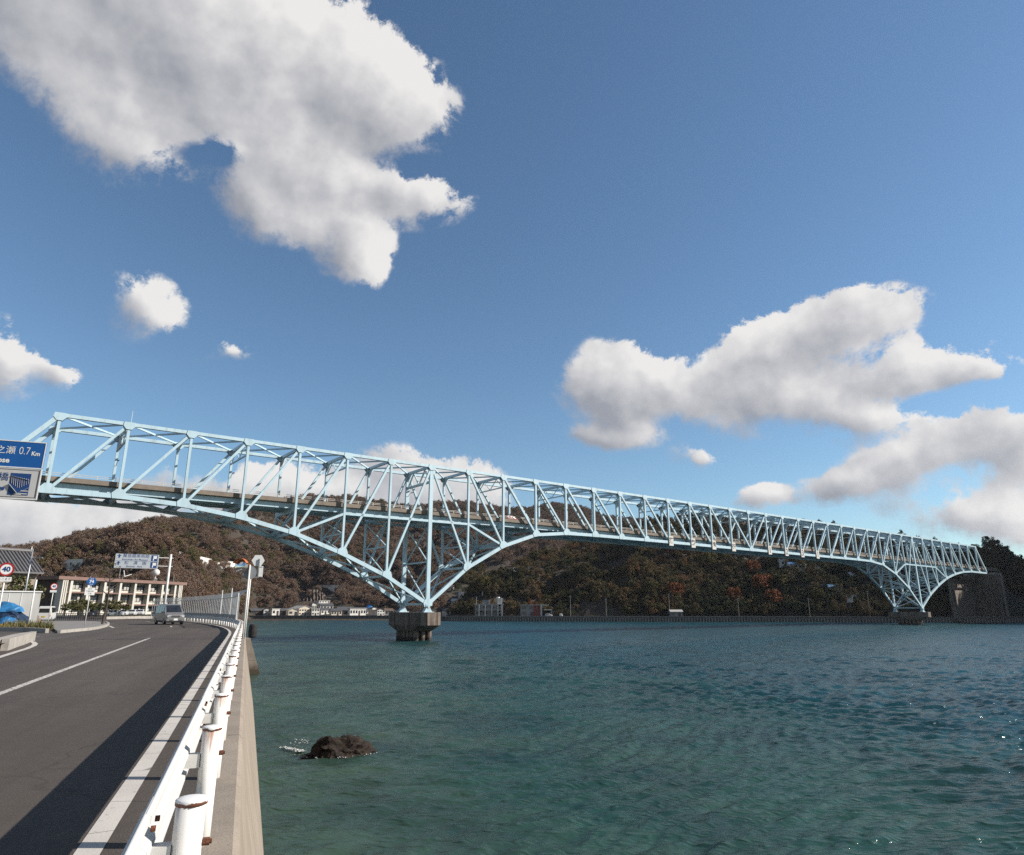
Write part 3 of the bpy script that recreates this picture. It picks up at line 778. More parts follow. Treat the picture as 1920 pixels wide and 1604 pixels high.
def terrain(x, y):
    x = np.asarray(x, float); y = np.asarray(y, float)
    u = 960 + F * x / (CP * y + SP * 20)
    out = np.full(x.shape, -6.0)
    for CR, Y1, Y0, ztop, pw in ((A_CR, A_Y1, A_Y0, None, 1.0), (B_CR, B_Y1, B_Y0, None, .78)):
        y0, y1 = prof(u, Y0), prof(u, Y1)
        zc = crestz(u, prof(u, CR), y1)
        zf = np.where(u < 470, RZ - .3, 2.6)
        t = (y - y0) / (y1 - y0)
        up = zf + (zc - zf) * np.clip(t, 0, 1) ** pw * (1 - .12 * np.sin(np.clip(t, 0, 1) * math.pi))
        dn = zc - (zc + 6) * .55 * np.clip(t - 1, 0, 1.6)
        z = np.where(t <= 1, up, dn)
        rel = np.clip(t * 4, 0, 1) * np.clip((1.02 - t) * 2.5, 0, 1)
        z = z + hnoise(x, y) * rel * 1.15
        if CR is A_CR: apron = np.where((u > 425) & (u < 900) & (y > y0 - 43), 2.35 + .2 * np.clip(y - y0 + 22, 0, 30), -6.0)     # level ground behind the quay
        else: apron = -6.0
        z = np.where(t < 0, apron, z)
        out = np.maximum(out, z)
    return out
def zt1(x, y): return float(terrain(np.array([x]), np.array([y]))[0])

def groundcover():
    m, nt, b = newmat('hillside_scrub'); p = _pos(nt)
    n1, n2 = _noise(nt, .012, 4, .6, p), _noise(nt, .25, 5, .7, p)
    c = _ramp(nt, n1, [(.35, (.030, .021, .015)), (.5, (.042, .030, .020)), (.62, (.024, .024, .012))])
    c = _mixc(nt, _ramp(nt, n2, [(.35, (.75,) * 3), (.62, (0, 0, 0))]), c, (.028, .022, .016))
    nt.links.new(c, b.inputs['Base Color']); b.inputs['Roughness'].default_value = .95
    _bump(nt, b, n2, .6, 1.0)
    return m
M_hill = groundcover()
def hills():
    xs = np.arange(-900, 1300, 9.0); ys = np.concatenate([np.arange(208, 640, 5.0), np.arange(640, 1700, 14.0)])
    X, Y = np.meshgrid(xs, ys); Z = terrain(X, Y)
    n, m = X.shape; idx = np.arange(n * m).reshape(n, m)
    q = np.stack([idx[:-1, :-1], idx[:-1, 1:], idx[1:, 1:], idx[1:, :-1]], -1).reshape(-1, 4)
    zz = Z.ravel()[q]; q = q[(zz > -5.5).any(1)]
    me = bpy.data.meshes.new('hills'); co = np.stack([X, Y, Z], -1).reshape(-1, 3)
    me.from_pydata(co.tolist(), [], q.tolist()); me.materials.append(M_hill)
    me.polygons.foreach_set('use_smooth', [True] * len(me.polygons)); me.update()
    bm = bmesh.new(); bm.from_mesh(me); bmesh.ops.delete(bm, geom=[v for v in bm.verts if not v.link_faces], context='VERTS'); bm.to_mesh(me); bm.free()
    return struct(obj('hills', me))
hills()

# foliage: leaf-sized faces in loose clumps around limbs
def leafmat(name, stops, loc_scale=.02):
    m, nt, b = newmat(name)
    oi = nt.nodes.new('ShaderNodeObjectInfo'); p = _pos(nt)
    v = _math(nt, 'ADD', _math(nt, 'MULTIPLY', oi.outputs['Random'], .34), _math(nt, 'MULTIPLY', _noise(nt, loc_scale, 4, .65, oi.outputs['Location']), 1.5))
    v = _math(nt, 'SUBTRACT', v, .44)
    c = _ramp(nt, v, stops)
    c = _mixc(nt, _ramp(nt, _noise(nt, 1.3, 3, .6, p), [(.35, (.25,) * 3), (.65, (0, 0, 0))]), c, (.03, .025, .017))
    nt.links.new(c, b.inputs['Base Color']); b.inputs['Roughness'].default_value = .8; b.inputs['Specular IOR Level'].default_value = .15
    return m
BROWN, GREY, GREEN, OLIVE, RUST_ = (.155, .092, .063), (.155, .113, .086), (.053, .058, .025), (.11, .092, .039), (.20, .065, .022)
M_leafA = leafmat('winter_wood_leaves', [(.14, GREEN), (.27, OLIVE), (.36, BROWN), (.60, GREY), (.80, (.165, .095, .06))])
M_leafB = leafmat('mixed_wood_leaves', [(.20, (.028, .034, .013)), (.38, (.055, .053, .020)), (.50, (.125, .08, .038)), (.66, (.08, .07, .028)), (.84, (.20, .08, .035))], .03)
M_bark = mat('bark', (.075, .055, .042), .9, var=.3, nscale=4, bump=.5, bscale=12)
def crown(mb, R, H, z0, nclump, nleaf, ls, rng, mi=0, flat=1.0):
    for c in range(nclump):
        th = rng.uniform(0, 6.283); ph = math.acos(rng.uniform(-.55, 1)); rr = rng.uniform(.45, 1.0) ** .6
        cx = R * rr * math.sin(ph) * math.cos(th); cy = R * rr * math.sin(ph) * math.sin(th); cz = z0 + H * .5 + H * .5 * rr * math.cos(ph)
        cr = R * rng.uniform(.22, .42)
        for l in range(nleaf):
            d = Vector((rng.gauss(0, 1), rng.gauss(0, 1), rng.gauss(0, 1) * flat)).normalized() * cr * rng.uniform(.4, 1) ** .5
            p = Vector((cx, cy, cz)) + d
            a = Vector((rng.gauss(0, 1), rng.gauss(0, 1), rng.gauss(0, .7))).normalized()
            b_ = a.cross(Vector((rng.gauss(0, 1), rng.gauss(0, 1), rng.gauss(0, 1)))).normalized()
            s = ls * rng.uniform(.6, 1.3)
            mb.add([p - a * s, p + b_ * s * .55, p + a * s, p - b_ * s * .55], [(0, 1, 2, 3)], mi)
def trunk(mb, H, r, rng, mi=0, limbs=5, spread=.5, z0=.35):
    pts = [Vector((0, 0, -.6))]
    for k in range(1, 5): pts.append(Vector((rng.gauss(0, .05) * H * .4, rng.gauss(0, .05) * H * .4, H * k / 4)))
    for k in range(4): mb.tube(pts[k], pts[k + 1], r * (1 - k * .22), r * (1 - (k + 1) * .22), n=7, mi=mi, cap=False)
    for j in range(limbs):
        t = z0 + (1 - z0) * (j + rng.random()) / limbs * .9; k = min(3, int(t * 4)); b0 = pts[k].lerp(pts[k + 1], t * 4 - k)
        th = rng.uniform(0, 6.283); ln = H * spread * (1.1 - t)
        mid = b0 + Vector((math.cos(th) * ln * .5, math.sin(th) * ln * .5, ln * .3)); end = mid + Vector((math.cos(th + rng.uniform(-.5, .5)) * ln * .5, math.sin(th) * ln * .5, ln * .35))
        mb.tube(b0, mid, r * .4, r * .25, n=5, mi=mi, cap=False); mb.tube(mid, end, r * .25, r * .08, n=5, mi=mi, cap=False)
rng = random.Random(5)
PROT = bpy.data.collections.new('wood_prototypes')       # kept out of the scene; only the wood's scatter uses it
def proto(k, leaf):
    mb = MB(); H = rng.uniform(5.5, 8.0); R = rng.uniform(2.4, 3.6)
    crown(mb, R, H * .85, H * .12, 26, 44, .27, rng, 0)
    trunk(mb, H * .75, .16, rng, 1, 5, .5)
    o = bpy.data.objects.new('wood_tree', mb.mesh('wood_tree', [leaf, M_bark])); PROT.objects.link(o)
for k in range(5): proto(k, M_leafA)
for k in range(5): proto(k, M_leafB)
def scatter(name, pts, scl, rot, idx):
    me = bpy.data.meshes.new(name); me.vertices.add(len(pts)); me.vertices.foreach_set('co', np.asarray(pts, np.float32).ravel())
    for nm, tp, key, data in (('scl', 'FLOAT', 'value', scl), ('rot', 'FLOAT', 'value', rot), ('idx', 'INT', 'value', idx)):
        at = me.attributes.new(nm, tp, 'POINT'); at.data.foreach_set(key, data)
    o = struct(obj(name, me), 'stuff')
    ng = bpy.data.node_groups.new(name, 'GeometryNodeTree')
    ng.interface.new_socket('Geometry', in_out='INPUT', socket_type='NodeSocketGeometry'); ng.interface.new_socket('Geometry', in_out='OUTPUT', socket_type='NodeSocketGeometry')
    N, Lk = ng.nodes, ng.links
    gi, go = N.new('NodeGroupInput'), N.new('NodeGroupOutput')
    iop = N.new('GeometryNodeInstanceOnPoints'); ci = N.new('GeometryNodeCollectionInfo')
    ci.inputs['Collection'].default_value = PROT; ci.inputs['Separate Children'].default_value = True; ci.inputs['Reset Children'].default_value = True
    def na(nm, tp):
        a = N.new('GeometryNodeInputNamedAttribute'); a.data_type = tp; a.inputs['Name'].default_value = nm; return a.outputs['Attribute']
    iop.inputs['Pick Instance'].default_value = True
    cx = N.new('ShaderNodeCombineXYZ'); Lk.new(na('rot', 'FLOAT'), cx.inputs['Z'])
    Lk.new(gi.outputs[0], iop.inputs['Points']); Lk.new(ci.outputs[0], iop.inputs['Instance']); Lk.new(na('idx', 'INT'), iop.inputs['Instance Index'])
    Lk.new(cx.outputs[0], iop.inputs['Rotation']); Lk.new(na('scl', 'FLOAT'), iop.inputs['Scale']); Lk.new(iop.outputs[0], go.inputs[0])
    md = o.modifiers.new('scatter', 'NODES'); md.node_group = ng
    return o
# clearings: village, quarry face, terraces, roofs on the slope, roads
CLEAR = [(470, 1141, 742, 1170), (742, 1140, 850, 1170), (555, 1106, 632, 1140), (836, 1100, 884, 1150), (1455, 1036, 1612, 1145), (880, 1120, 955, 1165), (968, 1130, 1045, 1165), (1040, 1132, 1160, 1162)]
def woods():
    g = np.random.RandomState(21); out = []
    N0 = 1100000
    x = g.uniform(-700, 560, N0); y = 215 * (1450 / 215) ** g.rand(N0)
    z = terrain(x, y)
    d = CP * y + SP * (z - CZ); u = 960 + F * x / d; v = 802 - F * (-SP * y + CP * (z - CZ)) / d
    keep = (z > 2.7) & (u > -160) & (u < 2080) & (v < 1166)
    near_sp = np.where(y < 620, 1.0, .75)
    keep &= g.rand(N0) < near_sp
    for (a, b, c, e) in CLEAR: keep &= ~((u > a) & (u < c) & (v > b) & (v < e) & (g.rand(N0) < (.8 if a > 1400 or a in (742, 836) else .97)))
    keep &= ~((u < 470) & (y < 300) & (g.rand(N0) < .6))
    # back slopes nobody can see
    bx = np.hypot(x - BX, y - BY)
    s_ = (x - BX) * math.sin(BAZ) + (y - BY) * math.cos(BAZ); t_ = -(x - BX) * math.cos(BAZ) + (y - BY) * math.sin(BAZ)
    keep &= ~((t_ > -12) & (t_ < TW + 6) & (s_ < 260))
    x, y, z, u = x[keep], y[keep], z[keep], u[keep]
    # thin to a roughly even spacing with a hash grid
    cell = np.where(u > 840, 3.5, 3.3) * np.where(y < 620, 1, 1.35); key = (np.floor(x / cell).astype(int) * 100003 + np.floor(y / cell).astype(int))
    _, first = np.unique(key, return_index=True)
    x, y, z, u = x[first], y[first], z[first], u[first]
    n = len(x)
    isB = (u > 850) & (y < 640)
    idx = np.where(isB, g.randint(5, 10, n), g.randint(0, 5, n)).astype(np.int32)
    scl = (g.uniform(.62, 1.15, n) * np.where(y > 620, 1.25, 1.0) * np.where((u < 470) & (y < 330), .6, 1.0)).astype(np.float32)
    print('wood trees', n)
    return scatter('wood', np.stack([x, y, z - .2], -1), scl, g.uniform(0, 6.28, n).astype(np.float32), idx)
woods()

# ------------------------------------------------------------------ roadside: signs
def face_rz(d):            # rotation whose local -Y looks along d
    return math.atan2(d[1], d[0]) + math.pi / 2
RZ1 = face_rz((-D2.x, -D2.y))
# overhead sign at the left edge
p = Vector(aty(89, 831, 22.5)); W1 = 3.9
right = Vector((math.cos(RZ1), math.sin(RZ1), 0))
b1 = p - right * (W1 + .9); b1.z = RZ
sg = thing('overhead_sign', 'blue and grey overhead direction sign reading 0.7Km at the left edge', 'road sign', b1, RZ1)
z1 = p.z - RZ; xr = W1 + .9; xl = .9
MB().tube((0, .12, 0), (0, .12, z1 + .3), .11, .09, n=14).build('pole', M_galv, sg, smooth=True)
for z in (z1 - .35, z1 - 1.55): MB().tube((0, .12, z), (xr - .4, .12, z), .045, n=8).build('arm', M_galv, sg)
pb = MB().box(((xl + xr) / 2, 0, z1 - .46), (W1, .05, .92)).build('blue_panel', M_blue, sg)
pg = MB().box(((xl + xr) / 2, 0, z1 - 1.46), (W1, .05, 1.04)).build('grey_panel', M_signgrey, sg)
mb = MB()
for (x0, x1, za, zb) in ((xl, xr, z1 - .03, z1), (xl, xr, z1 - .935, z1 - .905), (xl, xr, z1 - 2.0, z1 - 1.975)): mb.box(((x0 + x1) / 2, -.03, (za + zb) / 2), (x1 - x0, .012, zb - za))
mb.box((xr - .015, -.0305, z1 - 1.0), (.03, .011, 1.96)); mb.build('border', M_signwhite, sg)
mb = MB()
for (x0, x1, za, zb) in ((xl + .06, xr - .06, z1 - 1.005, z1 - .99), (xl + .06, xr - .06, z1 - 1.935, z1 - 1.92), (xr - .075, xr - .06, z1 - 1.92, z1 - 1.005)): mb.box(((x0 + x1) / 2, -.028, (za + zb) / 2), (x1 - x0, .006, zb - za))
mb.build('inner_border', M_inkblack, pg)
lettering('lettering', '三之瀬', .29, M_signwhite, pb, (xr - 1.29, -.032, z1 - .36), FRONT)
lettering('lettering', '0.7', .38, M_signwhite, pb, (xr - .60, -.032, z1 - .35), FRONT, bold=-.004, sx=.72)
lettering('lettering', 'Km', .20, M_signwhite, pb, (xr - .27, -.032, z1 - .42), FRONT, bold=.006, sx=.9)
lettering('lettering', 'Sannose', .24, M_signwhite, pb, (xr - .98, -.032, z1 - .70), FRONT, 'RIGHT', bold=.008)
lettering('lettering', '蒲刈大橋', .31, M_ink, pg, (xr - .90, -.032, z1 - 1.28), FRONT, 'RIGHT')
lettering('lettering', 'Kamagari Bridge', .22, M_ink, pg, (xr - .97, -.032, z1 - 1.65), FRONT, 'RIGHT', bold=.008, sx=.9)
px0, pz0, pw, ph = xr - .86, z1 - 1.86, .58, .74                 # pictogram of a truss bridge
MB().box((px0 + pw / 2, -.028, pz0 + ph / 2), (pw, .008, ph)).build('pictogram_ground', M_ink, pg)
mb = MB()
for k in range(9):
    x = px0 + .04 + k * .06; zt_ = pz0 + ph * (.86 - k * .012); zb_ = pz0 + ph * (.52 - .06 * k if k < 4 else .28 + .05 * (k - 3))
    mb.beam((x, -.036, zt_), (x + .028, -.036, zb_), .006, .022 - k * .001, up=(0, 1, 0))
mb.beam((px0 + .03, -.036, pz0 + ph * .87), (px0 + pw - .03, -.036, pz0 + ph * .70), .006, .05, up=(0, 1, 0))
mb.beam((px0, -.037, pz0 + ph * .50), (px0 + pw * .47, -.037, pz0 + ph * .08), .006, .10, up=(0, 1, 0))
mb.beam((px0 + pw * .5, -.037, pz0 + ph * .09), (px0 + pw * .99, -.037, pz0 + ph * .36), .006, .03, up=(0, 1, 0))
mb.box((px0 + pw * .5, -.0375, pz0 + ph * .05), (.20, .006, .05)); mb.box((px0 + pw * .8, -.0372, pz0 + ph * .20), (.20, .006, .035)); mb.box((px0 + pw * .78, -.0372, pz0 + ph * .07), (.2, .006, .035))
mb.build('pictogram', M_signgrey, pg)

# white overhead sign further down the road
RZ2 = RZ1 + math.radians(9)
p = Vector(aty(299, 1041, 88.0)); q = Vector(aty(295.5, 1067, 88.0)); h2 = p.z - q.z; W2 = 4.9
r2 = Vector((math.cos(RZ2), math.sin(RZ2), 0)); b2 = p + r2 * 1.35; b2.z = RZ
s2 = thing('overhead_sign', 'white overhead sign with two blue pictograms above the building roof', 'road sign', b2, RZ2)
z2 = p.z - RZ
MB().tube((0, .15, 0), (0, .15, z2 + .15), .17, .14, n=14).build('pole', M_white, s2, smooth=True)
for z in (z2 - .35, z2 - h2 + .35): MB().tube((.35, .15, z), (-1.6, .15, z), .06, n=8).build('arm', M_white, s2)
sp_ = MB().box((-1.35 - W2 / 2, 0, z2 - h2 / 2), (W2, .06, h2)).build('panel', mat('sign_pale_blue', (.52, .56, .60), .5, var=.05), s2)
xL = -1.35 - W2
MB().box((xL + W2 / 2, -.034, z2 - h2 / 2), (W2 - .1, .006, .02)).build('divider', M_ink, sp_)
for zc, kj, en, xk in ((z2 - h2 * .25, '蘭島閣美術館', 'Rantokaku Art Museum', .56), (z2 - h2 * .74, '松　濤　園', 'Shotoen   Park', .56)):
    mb = MB(); mb.prism([(-.26, 0), (0, .26), (.26, 0), (.09, .04), (.09, -.22), (-.09, -.22), (-.09, .04)], -.036, -.031)
    mb.build('arrow', M_ink, sp_, loc=(xL + .42, 0, zc + .14))
    lettering('lettering', kj, .50, M_ink, sp_, (xL + 2.3, -.036, zc + .18), FRONT)
    lettering('lettering', en, .30, M_ink, sp_, (xL + 2.2, -.036, zc - .26), FRONT, bold=.004)
    pc = MB().box((xL + W2 - .52, -.034, zc), (.74, .008, .74)).build('pictogram_ground', M_ink, sp_)
    MB().box((xL + W2 - .45, -.041, zc + .1), (.40, .006, .36)).box((xL + W2 - .62, -.041, zc - .2), (.12, .006, .22)).build('pictogram', M_signwhite, pc)

def disc(mb, r0, r1, y, n=28, mi=0, t=.008):
    for k in range(n):
        a, b = 2 * math.pi * k / n, 2 * math.pi * (k + 1) / n
        vs = [(r * math.cos(th), yy, r * math.sin(th)) for yy in (y, y + t) for r, th in ((r0, a), (r1, a), (r1, b), (r0, b))]
        mb.add(vs, [(0, 1, 2, 3), (7, 6, 5, 4), (0, 4, 5, 1), (1, 5, 6, 2), (2, 6, 7, 3), (3, 7, 4, 0)], mi)
def speed_sign(label, base, hc, plate, rz):
    t = thing('speed_limit_sign', label, 'road sign', base, rz, 'round 40 speed limit signs')
    MB().tube((0, .06, 0), (0, .06, hc + .3), .034, n=12).build('pole', M_white, t, smooth=True)
    mb = MB(); disc(mb, 0.0001, .235, 0); f = mb.build('sign_face', M_signwhite, t, loc=(0, 0, hc))
    mb = MB(); disc(mb, .225, .30, -.003); mb.build('ring', M_red, t, loc=(0, 0, hc))
    lettering('lettering', '40', .30, M_ink, f, (0, -.006, 0), FRONT, bold=.012)
    pl_ = MB().box((0, 0, hc - .44), (.52, .012, .20)).build('plate', M_signwhite, t)
    lettering('lettering', plate, .115, M_inkblack, pl_, (0, -.009, hc - .44), FRONT)
    return t
p = Vector(aty(12, 1068, 31)); hc = p.z - RZ; p.z = RZ
speed_sign('large round 40 speed limit sign on a white pole at the left edge', p, hc, 'ここまで', RZ1 + .15)
p = Vector(aty(101.5, 1100, 65)); hc = p.z - RZ; p.z = RZ
speed_sign('small distant 40 speed limit sign on the verge in front of the white van', p, hc, 'ここから', RZ1 + .2)
# route number sign
p = Vector(aty(171.5, 1094, 59)); hc = p.z - RZ; p.z = RZ + .14
rt = thing('route_sign', 'blue six-sided route 74 sign with a white plate on the pavement island', 'road sign', p, RZ1 + .2)
MB().tube((0, .07, 0), (0, .07, hc + .2), .036, n=12).build('pole', M_white, rt, smooth=True)
hexa = [(.40 * math.cos(a) * (1.0 if k % 2 else 1), .40 * math.sin(a) * .92) for k, a in enumerate([math.pi / 3 * i for i in range(6)])]
f = MB().prism(hexa, 0, .012).build('sign_face', M_blue, rt, loc=(0, 0, hc))
lettering('lettering', '74', .34, M_signwhite, f, (0, -.006, -.01), FRONT, bold=.012)
lettering('lettering', '県道', .12, M_signwhite, f, (0, -.006, .22), FRONT)
lettering('lettering', '広島', .12, M_signwhite, f, (0, -.006, -.24), FRONT)
f = MB().box((-.02, 0, hc - .82), (.74, .012, .62)).build('plate', M_signwhite, rt)
for k, s in enumerate(('呉市', '下蒲刈町', '下島')): lettering('lettering', s, .15, M_inkblack, f, (-.02, -.009, hc - .63 - .19 * k), FRONT)

# plain poles
def pole(name, label, base, h, r, m, cat='pole', extra=None):
    t = thing(name, label, cat, base)
    MB().tube((0, 0, -.1), (0, 0, h), r, r * .8, n=12).build('shaft', m, t, smooth=True)
    return t
p = Vector(atz(51, 1181, RZ)); t = pole('marker_pole', 'thin white marker pole with a pale sleeve on the grass verge', p, 3.7, .05, M_white)
MB().tube((0, 0, 3.2), (0, 0, 3.95), .085, n=12).build('sleeve', M_signwhite, t)
p = Vector(aty(37, 1164, 78)); p.z = RZ; t = pole('street_lamp', 'tall grey street lamp beside the blue tarpaulins', p, 8.3, .10, M_galv, 'street lamp')
MB().tube((0, 0, 0), (0, 0, 2.3), .17, n=12).build('base_sleeve', M_dark, t)
MB().tube((0, 0, 7.2), (.9, 0, 7.3), .05, n=8).box((1.0, 0, 7.3), (.55, .2, .12)).build('lamp_head', M_galv, t)

# mirror post and sign post on the sea wall
def mirrormat():
    m, nt, b = newmat('mirror'); b.inputs['Metallic'].default_value = 1.0; b.inputs['Roughness'].default_value = .06
    c = _ramp(nt, _noise(nt, 6, 2, .5, _pos(nt)), [(.3, (.55, .57, .58)), (.7, (.7, .72, .73))]); nt.links.new(c, b.inputs['Base Color']); return m
M_mirror = mirrormat()
p = Vector(aty(455, 1196, 38.9)); p.z = RZ + .006
mp = thing('mirror_post', 'white post with an orange hooded traffic mirror on the sea wall', 'traffic mirror', p, RZ1)
MB().tube((0, 0, -.05), (0, 0, 4.05), .055, .05, n=14).build('pole', M_white, mp, smooth=True)
mb = MB(); disc(mb, .0001, .38, .06, t=.02); mb.build('disc_back', M_grey, mp, loc=(.02, 0, 3.62))
mb = MB().box((.02, .088, 3.62), (.5, .02, .06)).box((.02, .088, 3.42), (.5, .02, .05)).build('stiffener', M_galv, mp)
mm = MB()
for k in range(8):
    r0, r1 = .40 * k / 8, .40 * (k + 1) / 8
    for j in range(28):
        a, b = 2 * math.pi * j / 28, 2 * math.pi * (j + 1) / 28
        mm.add([(r * math.cos(t), .10 * (1 - (r / .4) ** 2), r * math.sin(t)) for r, t in ((r0, a), (r1, a), (r1, b), (r0, b))], [(0, 1, 2, 3)])
mo = mm.build('mirror', M_mirror, mp, smooth=True, loc=(-.45, -.10, 3.94)); mo.rotation_euler = (0, 0, math.radians(150))
mh = MB()
for j in range(14):
    a, b = math.radians(25 + j * 130 / 14), math.radians(25 + (j + 1) * 130 / 14)
    vs = [(r * math.cos(t), y, r * math.sin(t)) for r in (.42, .45) for t, y in ((a, 0), (b, 0), (b, .26), (a, .26))]
    mh.add(vs, [(0, 1, 2, 3), (7, 6, 5, 4), (0, 4, 5, 1), (2, 6, 7, 3), (0, 3, 7, 4), (1, 5, 6, 2)])
ho = mh.build('hood', M_orange, mp, loc=(-.45, -.10, 3.94)); ho.rotation_euler = (0, 0, math.radians(150))
MB().box((-.25, .05, 3.95), (.5, .06, .06)).box((-.1, .05, 4.0), (.18, .1, .2)).build('mirror_arm', M_orange, mp)
p = Vector(aty(458.5, 1194, 39.6)); p.z = RZ + .006
sp2 = thing('sign_post', 'white post with six-sided and square sign backs turned away, behind the traffic mirror', 'road sign', p, RZ1)
MB().tube((0, 0, -.05), (0, 0, 3.45), .05, n=12).build('pole', M_white, sp2, smooth=True)
MB().box((.22, 0, 3.4), (.5, .05, .06)).box((.40, 0, 3.9), (.05, .05, 1.1)).build('bracket', M_galv, sp2)
hx = [(.36 * math.cos(math.pi / 3 * k), .36 * math.sin(math.pi / 3 * k)) for k in range(6)]
MB().prism(hx, .04, .055).build('sign_back', M_signwhite, sp2, loc=(.33, 0, 4.35))
MB().box((.50, .05, 3.72), (.30, .02, .62)).box((.50, .03, 4.0), (.26, .03, .03)).box((.50, .03, 3.45), (.26, .03, .03)).build('plate_back', M_signwhite, sp2)

# tall slatted fence on the sea wall round the bend
fn = thing('wave_fence', 'tall grey steel fence with slanted spikes along the bend behind the rail', 'fence', R2(62, -.15)); f0 = Vector(fn.location)
def meshmat():
    m, nt, b = newmat('wire_mesh'); b.inputs['Metallic'].default_value = .5; b.inputs['Roughness'].default_value = .5
    c = _ramp(nt, _noise(nt, 1.2, 3, .6, _pos(nt)), [(.3, (.24, .25, .26)), (.7, (.36, .37, .38))]); nt.links.new(c, b.inputs['Base Color'])
    tr = nt.nodes.new('ShaderNodeBsdfTransparent'); mx = nt.nodes.new('ShaderNodeMixShader'); mx.inputs[0].default_value = .16
    nt.links.new(tr.outputs[0], mx.inputs[1]); nt.links.new(b.outputs[0], mx.inputs[2]); nt.links.new(mx.outputs[0], nt.nodes['Material Output'].inputs['Surface'])
    return m
M_mesh = meshmat()
aa = [62 + 1.25 * k for k in range(51)]
for k, a in enumerate(aa):
    o = Vector(R2(a, -.15)) - f0; d = Vector((math.cos(head(a)), math.sin(head(a)), 0)); outw = Vector((d.y, -d.x, 0))
    mb = MB(); mb.tube(o, o + Vector((0, 0, 2.75)), .05, n=6); mb.tube(o + Vector((0, 0, 2.72)), o + outw * .62 + Vector((0, 0, 3.3)), .05, n=6)
    mb.build('fence_post', M_galv, fn)
    if k < 50:
        o2 = Vector(R2(aa[k + 1], -.15)) - f0; up = Vector((0, 0, 1))
        MB().strip([o + up * 1.1, o2 + up * 1.1], [o + up * 2.7, o2 + up * 2.7]).build('mesh_panel', M_mesh, fn)
        if k % 5 == 0:
            o3 = Vector(R2(aa[min(50, k + 5)], -.15)) - f0
            MB().beam(o + up * 2.72, o3 + up * 2.72, .06, .05).build('top_rail', M_galv, fn)
            MB().beam(o + up * .95, o3 + up * .95, .10, .34).build('bottom_rail', M_grey, fn)
for a in (62, 69.5, 78):
    o = Vector(R2(a, -.05)) - f0; MB().tube(o, o + Vector((0, 0, 3.6 if a > 65 else 3.0)), .06, n=8).build('end_post', M_white, fn)

